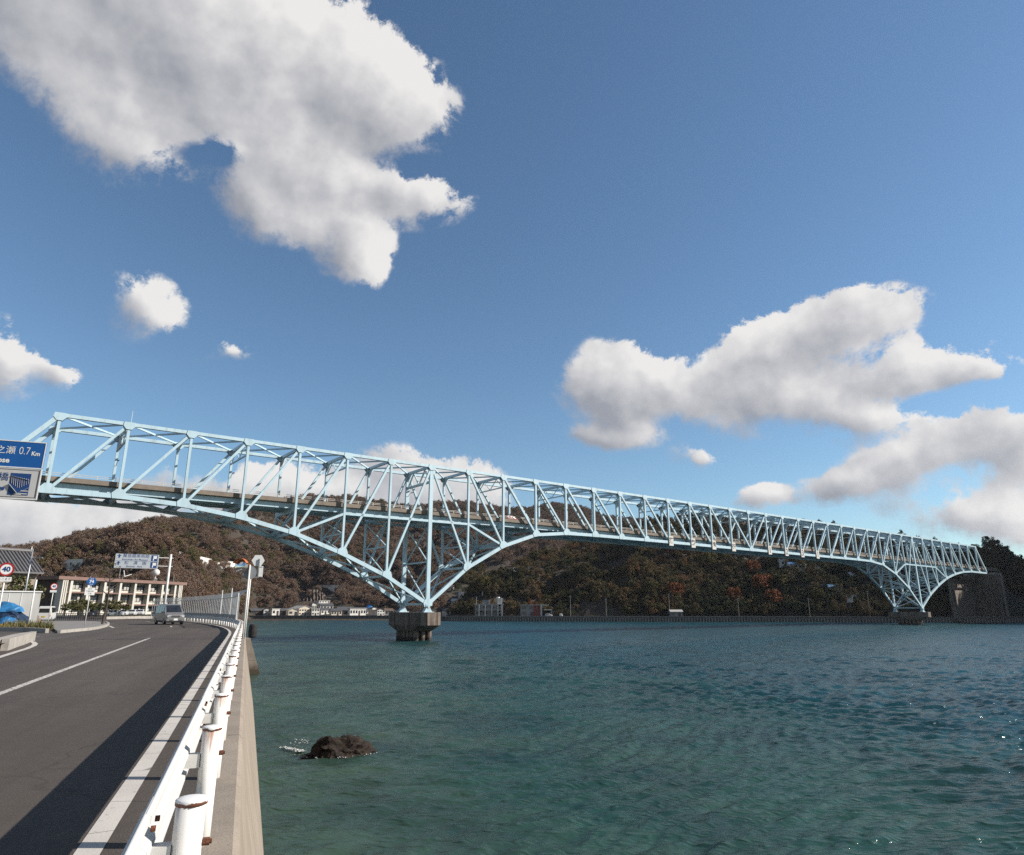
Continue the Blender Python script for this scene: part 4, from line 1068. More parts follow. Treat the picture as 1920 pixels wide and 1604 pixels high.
# ------------------------------------------------------------------ vehicles
M_silver = mat('silver_car_paint', (.36, .35, .35), .28, .55, var=.04)
M_wcar = mat('white_car_paint', (.74, .74, .73), .3, var=.03)
M_rcar = mat('red_car_paint', (.38, .03, .03), .3, var=.05)
M_dcar = mat('dark_car_paint', (.03, .035, .045), .3, var=.05)
M_lamp = mat('headlamp_lens', (.6, .6, .58), .12, var=.1, nscale=30)
M_tail = mat('tail_lamp', (.35, .01, .012), .25)
M_yel = mat('yellow_plate', (.75, .50, .02), .5)
M_carglass = glass('car_glass', (.012, .014, .017), .04)
def loft(mb, secs, mi=0):
    n = len(secs[0])
    for a, b in zip(secs[:-1], secs[1:]): mb.strip(a, b, mi, closed=True)
    mb.add(secs[0], [tuple(range(n))], mi); mb.add(secs[-1], [tuple(range(n - 1, -1, -1))], mi)
def vehicle(name, label, cat, loc, rz, kind, paint, group=None, plate=M_signwhite):
    t = thing(name, label, cat, loc, rz, group)
    if kind == 'minivan': Lg, Wd, H, belt, hood, nose, ws, rear = 4.6, 1.78, 1.98, 1.08, 1.02, .62, 1.5, .18
    elif kind == 'box': Lg, Wd, H, belt, hood, nose, ws, rear = 4.4, 1.72, 1.98, 1.05, 1.0, .25, .75, .06
    else: Lg, Wd, H, belt, hood, nose, ws, rear = 4.1, 1.66, 1.48, .86, .86, .9, 1.7, .45
    x1 = Lg / 2; x0 = -Lg / 2; g = .22
    def sec(x, zt, w, wt, zb=g, zbelt=None):
        zbelt = belt if zbelt is None else zbelt
        zbelt = min(zbelt, zt - .02)
        hw, ht = w / 2, wt / 2
        h = [(x, hw * .93, zb), (x, hw, zb + .18), (x, hw, (zb + zbelt) / 2 + .1), (x, hw * .985, zbelt), (x, ht, zt - .05), (x, ht - .09, zt)]
        return h + [(a, -b, c) for a, b, c in reversed(h)]
    wt = Wd * .80
    secs = [sec(x1, hood - .22, Wd * .80, Wd * .70, g + .12, hood - .32), sec(x1 - .10, hood - .10, Wd * .94, Wd * .82, g, hood - .18), sec(x1 - .3, hood - .02, Wd, Wd * .88, g, hood - .1),
            sec(x1 - nose, hood + .06, Wd, Wd * .90), sec(x1 - ws, H - .04, Wd, wt), sec(x1 - ws - .5, H, Wd, wt), sec(x0 + .7, H, Wd, wt),
            sec(x0 + rear, H - .05, Wd * .99, wt * .98), sec(x0 + .04, belt + .06 if kind == 'car' else belt + .12, Wd * .96, Wd * .88), sec(x0, belt - .25, Wd * .90, Wd * .84, g + .1, belt - .4)]
    if kind == 'box': secs[-2] = sec(x0 + .02, H - .12, Wd * .98, wt * .97); secs[-1] = sec(x0, H - .3, Wd * .95, wt * .93, g + .1)
    mb = MB(); loft(mb, secs); body = mb.build('body', paint, t, smooth=False)
    # glass, 8 mm proud of the shell
    a, b = secs[3], secs[4]
    def lerp(p, q, f): return Vector(p).lerp(Vector(q), f)
    def pane(nm, q4, off):
        off = Vector(off); n_ = off.normalized() * .012
        vs = [Vector(v) + n_ for v in q4] + [Vector(v) - n_ * 1.5 for v in q4]
        MB().add(vs, [(0, 1, 2, 3), (7, 6, 5, 4)] + [(i, 4 + i, 4 + (i + 1) % 4, (i + 1) % 4) for i in range(4)]).build(nm, M_carglass, t)
    lo = lerp(a[5], b[5], .10); hi = lerp(a[5], b[5], .90)
    pane('windscreen', [(lo.x, lo.y, lo.z), (lo.x, -lo.y, lo.z), (hi.x, -hi.y, hi.z), (hi.x, hi.y, hi.z)], (.6, 0, .8) if kind != 'box' else (.9, 0, .4))
    for sgn in (1, -1):
        def side(xa, xb, ca, cb):
            def at(x, f):
                y = (Wd * .985 / 2) + (wt / 2 - Wd * .985 / 2) * f; z = belt + (H - .05 - belt) * f
                return (x, sgn * y, z)
            pane('side_window', [at(xa, .08), at(xb, .08), at(xb + cb, .86), at(xa + ca, .86)], (0, sgn, .25))
        xf = x1 - ws
        side(xf + .15, xf - .55, -.12, 0); side(xf - .65, xf - 1.55, 0, 0); side(xf - 1.65, x0 + .45, 0, .05 if kind != 'car' else .25)
        for xw in (x1 - .78, x0 + .75):
            wh = obj('wheel', None, t, (xw, sgn * (Wd / 2 - .10), .31))
            MB().tube((0, -.10, 0), (0, .10, 0), .31, n=22).build('tyre', M_black, wh); MB().tube((0, sgn * .085, 0), (0, sgn * .108, 0), .19, n=18).build('rim', M_galv, wh)
        MB().box((x1 - .10, sgn * (Wd / 2 - .30), hood - .22), (.16, .36, .17)).build('headlight', M_lamp, t)
        MB().box((x0 + .02, sgn * (Wd / 2 - .14), .72 if kind == 'box' else belt - .1), (.06, .14, .26 if kind != 'box' else .16)).build('tail_light', M_tail, t)
        MB().box((x1 - ws + .25, sgn * (Wd / 2 + .10), belt + .10), (.10, .20, .17)).build('mirror', paint, t)
    MB().box((x1 + .005, 0, hood - .24), (.05, .78, .13)).build('grille', M_dark, t)
    MB().box((x1 - .03, 0, .46), (.16, Wd * .93, .22)).build('bumper', paint, t)
    MB().box((x1 + .055, 0, .50), (.02, .36, .17)).build('number_plate', plate, t); MB().box((x0 - .02, 0, .62), (.03, .36, .17)).build('number_plate', plate, t)
    MB().box((x1 + .052, .42, .42), (.02, .28, .10)).box((x1 + .052, -.42, .42), (.02, .28, .10)).build('air_intake', M_dark, t)
    zr = belt + .12
    pane('rear_window', [(x0 + .035, wt / 2 - .08, zr), (x0 + .035, -wt / 2 + .08, zr), (x0 + rear * .9 + .02, -wt / 2 + .12, H - .18), (x0 + rear * .9 + .02, wt / 2 - .12, H - .18)] if kind != 'box' else
         [(x0 - .002, wt / 2 - .10, 1.12), (x0 - .002, -wt / 2 + .10, 1.12), (x0 + .004, -wt / 2 + .12, 1.66), (x0 + .004, wt / 2 - .12, 1.66)], (-1, 0, .2))
    return t
p = Vector(aty(316, 1171, 76)); vz = RZ
vehicle('minivan', 'silver minivan driving towards the camera round the bend', 'van', (p.x, p.y, vz), math.atan2(-.76, .65), 'minivan', M_silver).scale = (1.08, 1.08, 1.08)
p = Vector(aty(86, 1160, 96)); vehicle('parked_van', 'white van parked with its back to the road beside the pines', 'van', (p.x, p.y, RZ), math.atan2(.90, -.43), 'box', M_wcar, plate=M_yel)
for k, (px, Y, paint, lab, kd, rr) in enumerate([(172, 150, M_dcar, 'dark car parked in front of the office building, leftmost of the row', 'car', 2.2), (214, 158, M_wcar, 'long white car parked sideways below the office windows', 'car', .35),
        (231, 168, M_wcar, 'white car parked nose out between two others by the offices', 'car', -1.2), (247, 174, M_wcar, 'second white car parked nose out by the offices', 'car', -1.25), (262, 182, M_wcar, 'white car parked nearest the entrance at the right of the row', 'car', -1.2)]):
    p = Vector(aty(px, 1160, Y)); vehicle('parked_car', lab, 'car', (p.x, p.y, RZ), rr, kd, paint, 'cars parked in front of the offices')
rc = bw(S(10.45), 3.2, ZD(10))
vehicle('red_car', 'red car crossing the bridge deck, half hidden by the truss', 'car', (rc[0], rc[1], ZD(10) + .02), math.pi / 2 - BAZ, 'car', M_rcar)

# ------------------------------------------------------------------ office building under the hill
M_cream = mat('cream_render', (.66, .63, .56), .8, var=.06, nscale=.4, dirt=(.38, .33, .27), dscale=.35, damt=.35, streak=True)
M_brown = mat('red_brown_fascia', (.24, .145, .118), .7, var=.12, nscale=.6)
M_endshade = mat('shaded_end_wall_brown', (.085, .055, .042), .8, var=.15, nscale=.5)  # shade of the office end wall, put into a dark colour
M_frame = mat('dark_window_frame', (.055, .05, .05), .5)
P0 = Vector(aty(112, 1085, 180)); P1 = Vector(aty(338, 1095, 223)); P0.z = P1.z = RZ
ex = (P1 - P0); LB = ex.length; rb = math.atan2(ex.y, ex.x)
of = thing('office_building', 'three storey cream office block with red brown roof edge and window bays', 'building', P0, rb)
# local x along the front, local -y is the front
ZF = [0.0, 2.75, 5.9, 9.05]
MB().box((LB / 2, 5.0, 4.55), (LB, 8.6, 9.1)).build('wall', M_cream, of)
MB().box((-.06, 5.0, 4.5), (.10, 8.4, 9.0)).build('end_shade_panel', M_endshade, of)  # dark sheet over the cream end wall, painting in its shade
rf = MB().box((LB / 2, 4.6, 9.5), (LB + 3.0, 12.0, .85)).build('roof_slab', M_brown, of)
for z in ZF[1:3]: MB().box((LB / 2, .05, z), (LB - 3.4, 1.7, .38)).build('floor_band', M_brown, of)
NB = 7; bw_ = (LB - 6) / NB
for k in range(NB + 1):
    MB().box((3 + k * bw_, -.20, 4.5), (.75, 1.6, 9.05)).build('column', M_cream, of)
for x, w in ((.9, 1.7), (LB - .9, 1.7)):
    for j in range(3): MB().box((x + (j - 1) * .6, -.3, 4.5), (.38, 1.8, 9.05)).build('fin', M_cream, of)
pane_me = {}
for fl in range(3):
    for k in range(NB):
        xa = 3 + k * bw_ + .5; xb = 3 + (k + 1) * bw_ - .5; z0 = ZF[fl] + .95; z1_ = ZF[fl + 1] - .55
        w_ = MB(); cx = (xa + xb) / 2
        w_.box((cx, .62, z0), (xb - xa, .16, .10)).box((cx, .62, z1_), (xb - xa, .16, .10))
        for j in range(5): w_.box((xa + (xb - xa) * j / 4, .615, (z0 + z1_) / 2), (.10, .15, z1_ - z0 - .1))
        w_.box((cx, .618, z0 + (z1_ - z0) * .68), (xb - xa, .13, .08))
        win = w_.build('window', M_frame, of)
        for j in range(4):
            cur = (fl * 7 + k * 3 + j) % 5 < 2
            o = obj('pane', pane_me.setdefault((cur, 0), MB().box((0, 0, 0), ((xb - xa) / 4 - .12, .03, z1_ - z0 - .12)).mesh('pane', mat('curtained_glass', (.50, .50, .46), .25, var=.2, nscale=1.5) if cur else M_glass)), win, (xa + (xb - xa) * (j + .5) / 4, .655, (z0 + z1_) / 2))
for x, h in ((6, .5), (11, .5), (LB * .47, 3.2), (LB * .5, 1.4), (LB * .62, .7), (LB - 1.5, 2.4)): MB().tube((x, 1.5, 9.9), (x, 1.5, 9.9 + h), .07, n=6).build('aerial', M_galv, rf)
MB().tube((LB * .50, 1.5, 12.6), (LB * .515, 1.5, 10.8), .16, n=6).tube((LB * .515, 1.5, 10.9), (LB * .57, 1.5, 11.6), .10, n=6).build('whip_aerial', M_white, rf)
mb = MB(); mb.lathe([(.05, 0), (.55, .12), (.95, .5), (1.1, 1.05), (.95, 1.6), (.55, 2.0), (.05, 2.12)], 16); dm = mb.build('radome', M_white, rf, smooth=True, loc=(LB * .80, 2.0, 11.6))
MB().beam((LB * .80 - .5, 2, 9.9), (LB * .80, 2, 11.7), .12, .12).beam((LB * .80 + .5, 2, 9.9), (LB * .80, 2, 11.7), .12, .12).box((LB * .8, 2, 10.7), (.9, .9, .1)).build('radome_stand', M_white, rf)

# ------------------------------------------------------------------ left verge, island and clutter
M_kerb = mat('kerb_concrete', (.44, .41, .37), .85, var=.12, nscale=2, bump=.3, dirt=(.2, .17, .14), dscale=1.5)
M_pave = mat('pavement', (.27, .255, .24), .85, var=.1, nscale=1.5, bump=.25)
isl = [(108, 1187.5), (135, 1185), (162, 1182.5), (182, 1179.5), (197, 1175.5), (202, 1172), (198, 1169.2), (182, 1167.2), (150, 1166.6), (110, 1166.2), (78, 1166)]
ip = [Vector(atz(x, y, RZ)[:2]) for x, y in isl]
it = thing('pavement_island', 'pale paved island with a kerb where the side road meets the bend', 'pavement', (*ip[3], RZ - .02)); iz = Vector(it.location)
bm = bmesh.new(); vs = [bm.verts.new((v.x - iz.x, v.y - iz.y, .15)) for v in ip]; bm.faces.new(vs); bmesh.ops.recalc_face_normals(bm, faces=bm.faces)
ext = bmesh.ops.extrude_face_region(bm, geom=list(bm.faces)); 
for v in [e for e in ext['geom'] if isinstance(e, bmesh.types.BMVert)]: v.co.z -= .16
me = bpy.data.meshes.new('paving'); bm.to_mesh(me); bm.free(); me.materials.append(M_pave); obj('paving', me, it)
for a, b in zip(ip[:7], ip[1:8]):
    d = (b - a); L_ = d.length; n_ = max(1, round(L_ / 1.6)); out = Vector((d.y, -d.x)).normalized()
    for k in range(n_):
        s, e = a + d * (k + .012) / n_, a + d * (k + .988) / n_
        MB().beam((s.x - iz.x + out.x * .06, s.y - iz.y + out.y * .06, .10), (e.x - iz.x + out.x * .06, e.y - iz.y + out.y * .06, .10), .2, .24).build('kerb_stone', M_kerb, it)
vg = [(-60, 1182), (0, 1183.5), (50, 1184.5), (88, 1187)]
vp = [Vector(atz(x, y, RZ)[:2]) for x, y in vg]
vt = thing('verge_kerb', 'low concrete kerb in front of the grassy verge', 'kerb', (*vp[2], RZ - .02)); v0 = Vector(vt.location)
for a, b in zip(vp[:-1], vp[1:]):
    d = b - a; n_ = max(1, round(d.length / 2.0))
    for k in range(n_):
        s, e = a + d * (k + .01) / n_, a + d * (k + .99) / n_
        MB().beam((s.x - v0.x, s.y - v0.y, .15), (e.x - v0.x, e.y - v0.y, .15), .22, .32).build('kerb_stone', M_kerb, vt)
# planter at the left edge
pa, pb_ = Vector(atz(31, 1207, RZ)), Vector(atz(-40, 1231, RZ)); back = Vector((-.42, .91, 0)) * 3.6
pl_t = thing('planter', 'low concrete planter wall at the left edge of the road', 'planter', pa); dd_ = pb_ - pa
for (s, e) in ((Vector((0, 0, 0)), dd_), (back, dd_ + back)): MB().beam(s + Vector((0, 0, .2)), e + Vector((0, 0, .2)), .25, .52).build('planter_wall', M_kerb, pl_t)
MB().beam(Vector((0, 0, .205)), back + Vector((0, 0, .205)), .25, .5).build('planter_wall', M_kerb, pl_t)
MB().add([Vector((0, 0, .3)), dd_ + Vector((0, 0, .3)), dd_ + back + Vector((0, 0, .3)), back + Vector((0, 0, .3))], [(0, 1, 2, 3)]).build('soil', mat('soil', (.035, .026, .02), .95, var=.4, nscale=8, bump=.6), pl_t)
# grass and low scrub on the verge
def tuftmat(name, stops):
    m, nt, b = newmat(name); p = _pos(nt)
    nt.links.new(_ramp(nt, _noise(nt, .9, 4, .7, p), stops), b.inputs['Base Color']); b.inputs['Roughness'].default_value = .8
    return m
M_grass = tuftmat('verge_grass', [(.3, (.05, .055, .015)), (.5, (.09, .085, .025)), (.66, (.16, .10, .045))])
g_ = random.Random(9); mb = MB()
ga, gb = Vector(atz(0, 1181.5, RZ)), Vector(atz(92, 1184, RZ)); gback = Vector((-.5, .86, 0)) * 7.5
for k in range(5200):
    f, h = g_.random(), g_.random(); b_ = ga.lerp(gb, f) + gback * h * (1 - f * .55)
    ht = g_.uniform(.15, .55) * (1.6 if g_.random() < .12 else 1); th = g_.uniform(0, 6.28); w_ = g_.uniform(.03, .08)
    s_ = Vector((math.cos(th), math.sin(th), 0)) * w_; tip = b_ + Vector((g_.gauss(0, .15), g_.gauss(0, .15), ht))
    mb.add([b_ - s_, b_ + s_, tip], [(0, 1, 2)])
struct(mb.build('verge_grass', M_grass), 'stuff')
# shed, tarpaulins, steps, crates
M_shed = mat('white_shed_sheeting', (.60, .60, .58), .6, var=.06, nscale=.6, dirt=(.35, .33, .3), dscale=.5, streak=True)
p = Vector(aty(78, 1111, 74)); hs = p.z - RZ; sx = Vector((-1, .10, 0)).normalized()
sh = thing('hoarding', 'plain white panelled hoarding wall behind the blue tarpaulins', 'wall', (p.x, p.y, RZ), math.radians(37))
MB().box((-6, .25, hs / 2), (12, .5, hs)).build('wall', M_shed, sh); MB().box((-6, .25, hs + .06), (12.2, .7, .12)).build('roof', M_signwhite, sh)
for k in range(11): MB().box((-.6 - k * 1.08, -.015, hs / 2), (.05, .03, hs - .1)).build('panel_joint', M_signwhite, sh)
M_tarp = mat('blue_tarpaulin', (.03, .18, .40), .5, var=.5, nscale=1.2, bump=.5, bscale=2.5)
M_tarp2 = mat('dark_blue_tarpaulin', (.012, .035, .085), .6, var=.4, nscale=1.0, bump=.5, bscale=2.5)
def heap(name, label, cat, loc, rx, ry, h, m, seed, n=26):
    g = random.Random(seed); mb = MB(); rows = []
    for j in range(9):
        f = j / 8; row = []
        for i in range(n):
            a = 2 * math.pi * i / n; r = (1 - f) ** .55 * (1 + .12 * math.sin(3 * a + seed) + g.uniform(-.05, .05))
            row.append((rx * r * math.cos(a), ry * r * math.sin(a), h * (f ** .8) + g.uniform(-.04, .04) * h * (0 < j)))
        rows.append(row)
    for a, b in zip(rows[:-1], rows[1:]): mb.strip(a, b, closed=True)
    return tag(mb.build(name, m, None, loc=loc), label, cat)
def gp(px, Y): 
    q = aty(px, 1160, Y); return (q[0], q[1], RZ - .02)
heap('tarpaulin_heap', 'large heap under a dark blue tarpaulin in front of the white hoarding', 'tarpaulin', gp(10, 66), 2.6, 2.0, 1.8, M_tarp2, 4)
heap('tarpaulin_heap', 'bright blue tarpaulin bundle lying on top of the dark heap', 'tarpaulin', (gp(2, 66)[0], gp(2, 66)[1], RZ + 1.35), 1.9, 1.2, .95, M_tarp, 8)
heap('tarpaulin_heap', 'small pointed blue tarpaulin heap behind the orange sheet', 'tarpaulin', gp(14, 61), 1.25, .9, 1.0, M_tarp, 12)
heap('orange_sheet', 'crumpled orange sheet lying on the verge by the yellow crates', 'sheet', gp(6, 58.5), 1.0, .6, .42, M_orange, 5)
M_ycr = mat('yellow_plastic', (.72, .50, .02), .45, var=.08)
for px, Y, s, lab in ((19.5, 56.6, .52, 'bright yellow plastic crate with a handle on the verge'), (10, 57.5, .46, 'dull yellow plastic crate beside the brighter one')):
    c = thing('plastic_crate', lab, 'crate', gp(px, Y), .3, 'yellow crates on the verge')
    mb = MB()
    for (x, y, w, d) in ((0, -s / 2, s, .03), (0, s / 2, s, .03), (-s / 2, 0, .03, s), (s / 2, 0, .03, s)): mb.box((x, y, s * .4), (w, d, s * .8))
    mb.box((0, 0, .03), (s, s, .03)).build('tub', M_ycr, c); MB().beam((-s / 2, 0, s * .8), (-s * .2, 0, s * 1.15), .04, .03).beam((-s * .2, 0, s * 1.15), (s * .2, 0, s * 1.15), .04, .03).beam((s * .2, 0, s * 1.15), (s / 2, 0, s * .8), .04, .03).build('handle', M_ycr, c)
M_stone = mat('brown_stone', (.23, .18, .14), .9, var=.25, nscale=3, bump=.5, bscale=8)
stp = thing('stone_steps', 'brown stone steps rising to the left of the parked white van', 'steps', gp(66, 80), math.radians(160))
for k in range(9): MB().box((1.0 + k * .42, 0, .14 + k * .14), (.44, 3.2, .28 + k * .28)).build('step', M_stone, stp)
MB().tube((.4, 1.5, .9), (4.6, 1.5, 3.4), .04, n=6).tube((.4, 1.5, 0), (.4, 1.5, .9), .04, n=6).tube((4.6, 1.5, 2.4), (4.6, 1.5, 3.4), .04, n=6).build('handrail', M_dark, stp)
# black railing by the pavement
bf = thing('black_fence', 'low black railing between the pavement island and the car park', 'fence', gp(104, 102)); f1 = Vector(gp(192, 100)) - Vector(bf.location)
for k in range(23):
    q = f1 * k / 22; MB().box((q.x, q.y, .5), (.07, .07, 1.05)).build('fence_post', M_dark, bf)
for z in (.35, .68, 1.0): MB().beam((0, 0, z), (f1.x, f1.y, z), .05, .06).build('fence_rail', M_dark, bf)
# kerb wall at the back of the road
kw = thing('car_park_kerb', 'long pale kerb between the bend and the office car park', 'kerb', gp(198, 112)); k1 = Vector(gp(284, 124)) - Vector(kw.location)
for k in range(12):
    a, b = k1 * (k + .01) / 12, k1 * (k + .99) / 12; MB().beam((a.x, a.y, .2), (b.x, b.y, .2), .3, .46).build('kerb_stone', M_kerb, kw)
# tiled roof house at the upper left
M_tile = mat('grey_roof_tile', (.14, .135, .14), .55, var=.2, nscale=2.5)
M_plaster = mat('weathered_plaster', (.34, .28, .22), .85, var=.15)
p = Vector(aty(51, 1035, 88)); th_ = thing('tiled_house', 'house with a grey tiled roof at the left edge above the speed sign', 'house', (p.x, p.y, RZ), math.radians(58))
hr = p.z - RZ
MB().box((-5.6, 0, (hr - 2.6) / 2), (11.0, 8.0, hr - 2.6)).prism([(-4.0, hr - 2.6), (4.0, hr - 2.6), (0, hr - .4)], -11.0, -.2, axis='X').build('wall', M_plaster, th_)
for sgn in (-1, 1):
    MB().add([(-11.6, 0, hr), (.3, 0, hr), (.3, sgn * 4.9, hr - 2.75), (-11.6, sgn * 4.9, hr - 2.75), (-11.6, 0, hr - .2), (.3, 0, hr - .2), (.3, sgn * 4.9, hr - 2.95), (-11.6, sgn * 4.9, hr - 2.95)],
             [(0, 1, 2, 3), (7, 6, 5, 4), (0, 4, 5, 1), (1, 5, 6, 2), (2, 6, 7, 3), (3, 7, 4, 0)]).build('roof_slope', M_tile, th_)
    for k in range(30): MB().tube((.15 - k * .4, sgn * .05, hr + .03), (.15 - k * .4, sgn * 4.92, hr - 2.72), .10, n=6).build('tile_row', M_tile, th_)
MB().tube((-11.6, 0, hr + .12), (.4, 0, hr + .12), .26, n=10).build('ridge', M_tile, th_); MB().tube((.45, 0, hr), (.45, 0, hr + .75), .12, .03, n=8).build('ridge_end', M_signwhite, th_)

# ------------------------------------------------------------------ rock in the water
ra, rb_ = Vector(atz(572, 1427, 0)), Vector(atz(694, 1413, 0)); rc_ = (ra + rb_) / 2
M_rock = mat('wet_dark_rock', (.026, .017, .013), .8, var=.5, nscale=3.5, bump=.9, bscale=6, dirt=(.085, .058, .032), dscale=2.0, damt=.35, spec=.2)
bm = bmesh.new(); bmesh.ops.create_icosphere(bm, subdivisions=5, radius=1.0)
from mathutils import noise as mnoise
for v in bm.verts:
    q = v.co.copy(); n1_ = mnoise.fractal(q * 1.6 + Vector((3, 1, 7)), 1.0, 2.0, 6); n2_ = mnoise.ridged_multi_fractal(q * 2.2 + Vector((9, 2, 1)), .9, 2.1, 5, 1.0, 2.0)
    r = 1 + .30 * n1_ + .16 * (n2_ - 1.2)
    sx_ = 1.62 if q.x > 0 else 1.78
    z = q.z * r * .84
    if q.x < -.25 and q.z > 0: z *= 1 - .55 * min(1, (-.25 - q.x) / .7)
    if -.75 < q.x < -.3 and q.z > .3: z += .16
    v.co = Vector((q.x * r * sx_, q.y * r * .95, z - .05))
me = bpy.data.meshes.new('rock'); bm.to_mesh(me); bm.free(); me.materials.append(M_rock)
rk = tag(obj('rock', me, None, (rc_.x, rc_.y + .5, 0), math.atan2(rb_.y - ra.y, rb_.x - ra.x)), 'dark wet rock breaking the surface of the green water', 'rock')
M_foam = mat('foam', (.72, .74, .73), .7, var=.1, nscale=6)
mb = MB(); g_ = random.Random(4)
def fleck(x, y, s):
    n = 7; mb.add([(x + s * g_.uniform(.5, 1.2) * 1.9 * math.cos(2 * math.pi * k / n), y + s * g_.uniform(.5, 1.2) * math.sin(2 * math.pi * k / n), .075 + g_.uniform(0, .05)) for k in range(n)], [tuple(range(n))])
fa, fb_ = Vector(atz(530, 1405, 0)), Vector(atz(569, 1413, 0))
for k in range(260): q = fa.lerp(fb_, g_.random() ** .8); fleck(q.x + g_.gauss(0, .05), q.y + g_.gauss(0, .10), g_.uniform(.012, .04))
for k in range(40):
    a = g_.uniform(math.pi * 1.02, math.pi * 1.98); fleck(rc_.x + 1.85 * math.cos(a) + g_.gauss(0, .1), rc_.y + .5 + 1.12 * math.sin(a) + .35 * math.cos(a) + g_.gauss(0, .1), g_.uniform(.012, .03))
for k in range(40): q = Vector(atz(g_.gauss(565, 12), g_.gauss(1395, 4), 0)); fleck(q.x, q.y, g_.uniform(.012, .03))
struct(mb.build('foam', M_foam), 'stuff')
# dark fender hanging on the sea wall past the buttress
p = Vector(aty(474, 1184, 90)); fd = thing('fender', 'dark rubber fender hanging on the far sea wall beyond the buttress', 'fender', (p.x, p.y, p.z), .4)
mb = MB(); mb.lathe([(.35, -.8), (.5, -.65), (.55, 0), (.5, .7), (.35, .85)], 14); mb.build('fender_body', M_black, fd); MB().tube((0, 0, .8), (-.6, 0, 1.4), .04, n=6).build('fender_chain', M_rust, fd)

# ------------------------------------------------------------------ far shore
def hit(px, py, y0=210.0, y1=1500.0):
    """where the view line through a pixel meets the hills"""
    ys = np.arange(y0, y1, 1.5); d = ray(px, py); X = d[0] / d[1] * ys; Zr = CZ + d[2] / d[1] * ys
    T = terrain(X, ys); k = np.argmax(T > Zr)
    return Vector((X[k], ys[k], T[k])) if T[k] > Zr[k] else Vector((X[-1], ys[-1], T[-1]))
def sx_(u, Y, z=2.0):
    return (u - 960) / F * (CP * Y + SP * (z - CZ))
M_quay = mat('dark_quay_concrete', (.17, .145, .13), .9, var=.2, nscale=.5, dirt=(.06, .05, .042), dscale=.6, damt=.7, streak=True)
M_shorerd = mat('shore_road', (.22, .20, .18), .9, var=.15, nscale=.3)
def shore(name, label, line, ztop, ribs, back):
    pts = [Vector((sx_(u, Y), Y, 0)) for u, Y in line]
    t = thing(name, label, 'sea wall', pts[0]); o = pts[0]
    total = sum((b - a).length for a, b in zip(pts[:-1], pts[1:]))
    rib = MB().box((0, -.25, 1.0), (.45, .5, 2.0)).mesh('wall_rib', M_conc)
    acc_, nxt = 0.0, 0.8
    for a, b in zip(pts[:-1], pts[1:]):
        d = b - a; L_ = d.length; rz = math.atan2(d.y, d.x); n = max(1, round(L_ / 25))
        for k in range(n):
            s, e = a + d * k / n - o, a + d * (k + .998) / n - o; nn = Vector((-d.y, d.x, 0)).normalized() * .45
            MB().beam(s + nn + Vector((0, 0, ztop / 2 - .7)), e + nn + Vector((0, 0, ztop / 2 - .7)), .9, ztop + 1.4).build('wall_section', M_quay, t)
            MB().beam(s + nn * .9 + Vector((0, 0, ztop + .1)), e + nn * .9 + Vector((0, 0, ztop + .1)), 1.1, .22).build('coping', M_conc, t)
        while ribs and nxt < acc_ + L_:
            q = a + d * (nxt - acc_) / L_ - o; obj('wall_rib', rib, t, q, rz); nxt += 1.55
        acc_ += L_
    mb = MB(); mb.strip([(p.x, p.y + .5, ztop - .02) for p in pts], [(p.x * (1 + back / p.y), p.y + back, ztop - .02) for p in pts]); struct(mb.build('shore_road', M_shorerd))
    return t
shore('ribbed_sea_wall', 'long low ribbed sea wall along the foot of the wooded right shore', [(845, 402), (1000, 392), (1400, 376), (1690, 360), (1760, 358), (2100, 358)], 2.75, True, 26)
shore('quay_wall', 'dark harbour quay in front of the village houses', [(425, 482), (480, 484), (600, 482), (740, 478), (845, 403)], 2.3, False, 22)
# slope houses and village
M_wwall = mat('white_house_wall', (.92, .89, .82), .8, var=.08, nscale=.4, dirt=(.4, .36, .3), dscale=.4, streak=True)
M_cwall = mat('cream_house_wall', (.80, .71, .58), .8, var=.1, nscale=.4, dirt=(.3, .25, .2), dscale=.4, streak=True)
M_gwall = mat('grey_house_wall', (.27, .26, .26), .8, var=.1, nscale=.4)
M_bwall = mat('brown_timber_wall', (.10, .07, .05), .85, var=.2, nscale=.6)
M_redwall = mat('brick_red_panel', (.22, .06, .05), .8, var=.15, nscale=.5)
M_groof = mat('grey_house_tile', (.10, .10, .105), .6, var=.2, nscale=.8)
M_wroof = mat('pale_sheet_roof', (.52, .50, .47), .6, var=.1, nscale=.4)
M_blroof = mat('blue_sheet_roof', (.12, .24, .42), .5, var=.15, nscale=.4)
M_brt = mat('bright_blue_cover', (.05, .26, .62), .55, var=.15, nscale=.5)
M_broof = mat('brown_roof_tile', (.15, .10, .08), .7, var=.2, nscale=.8)
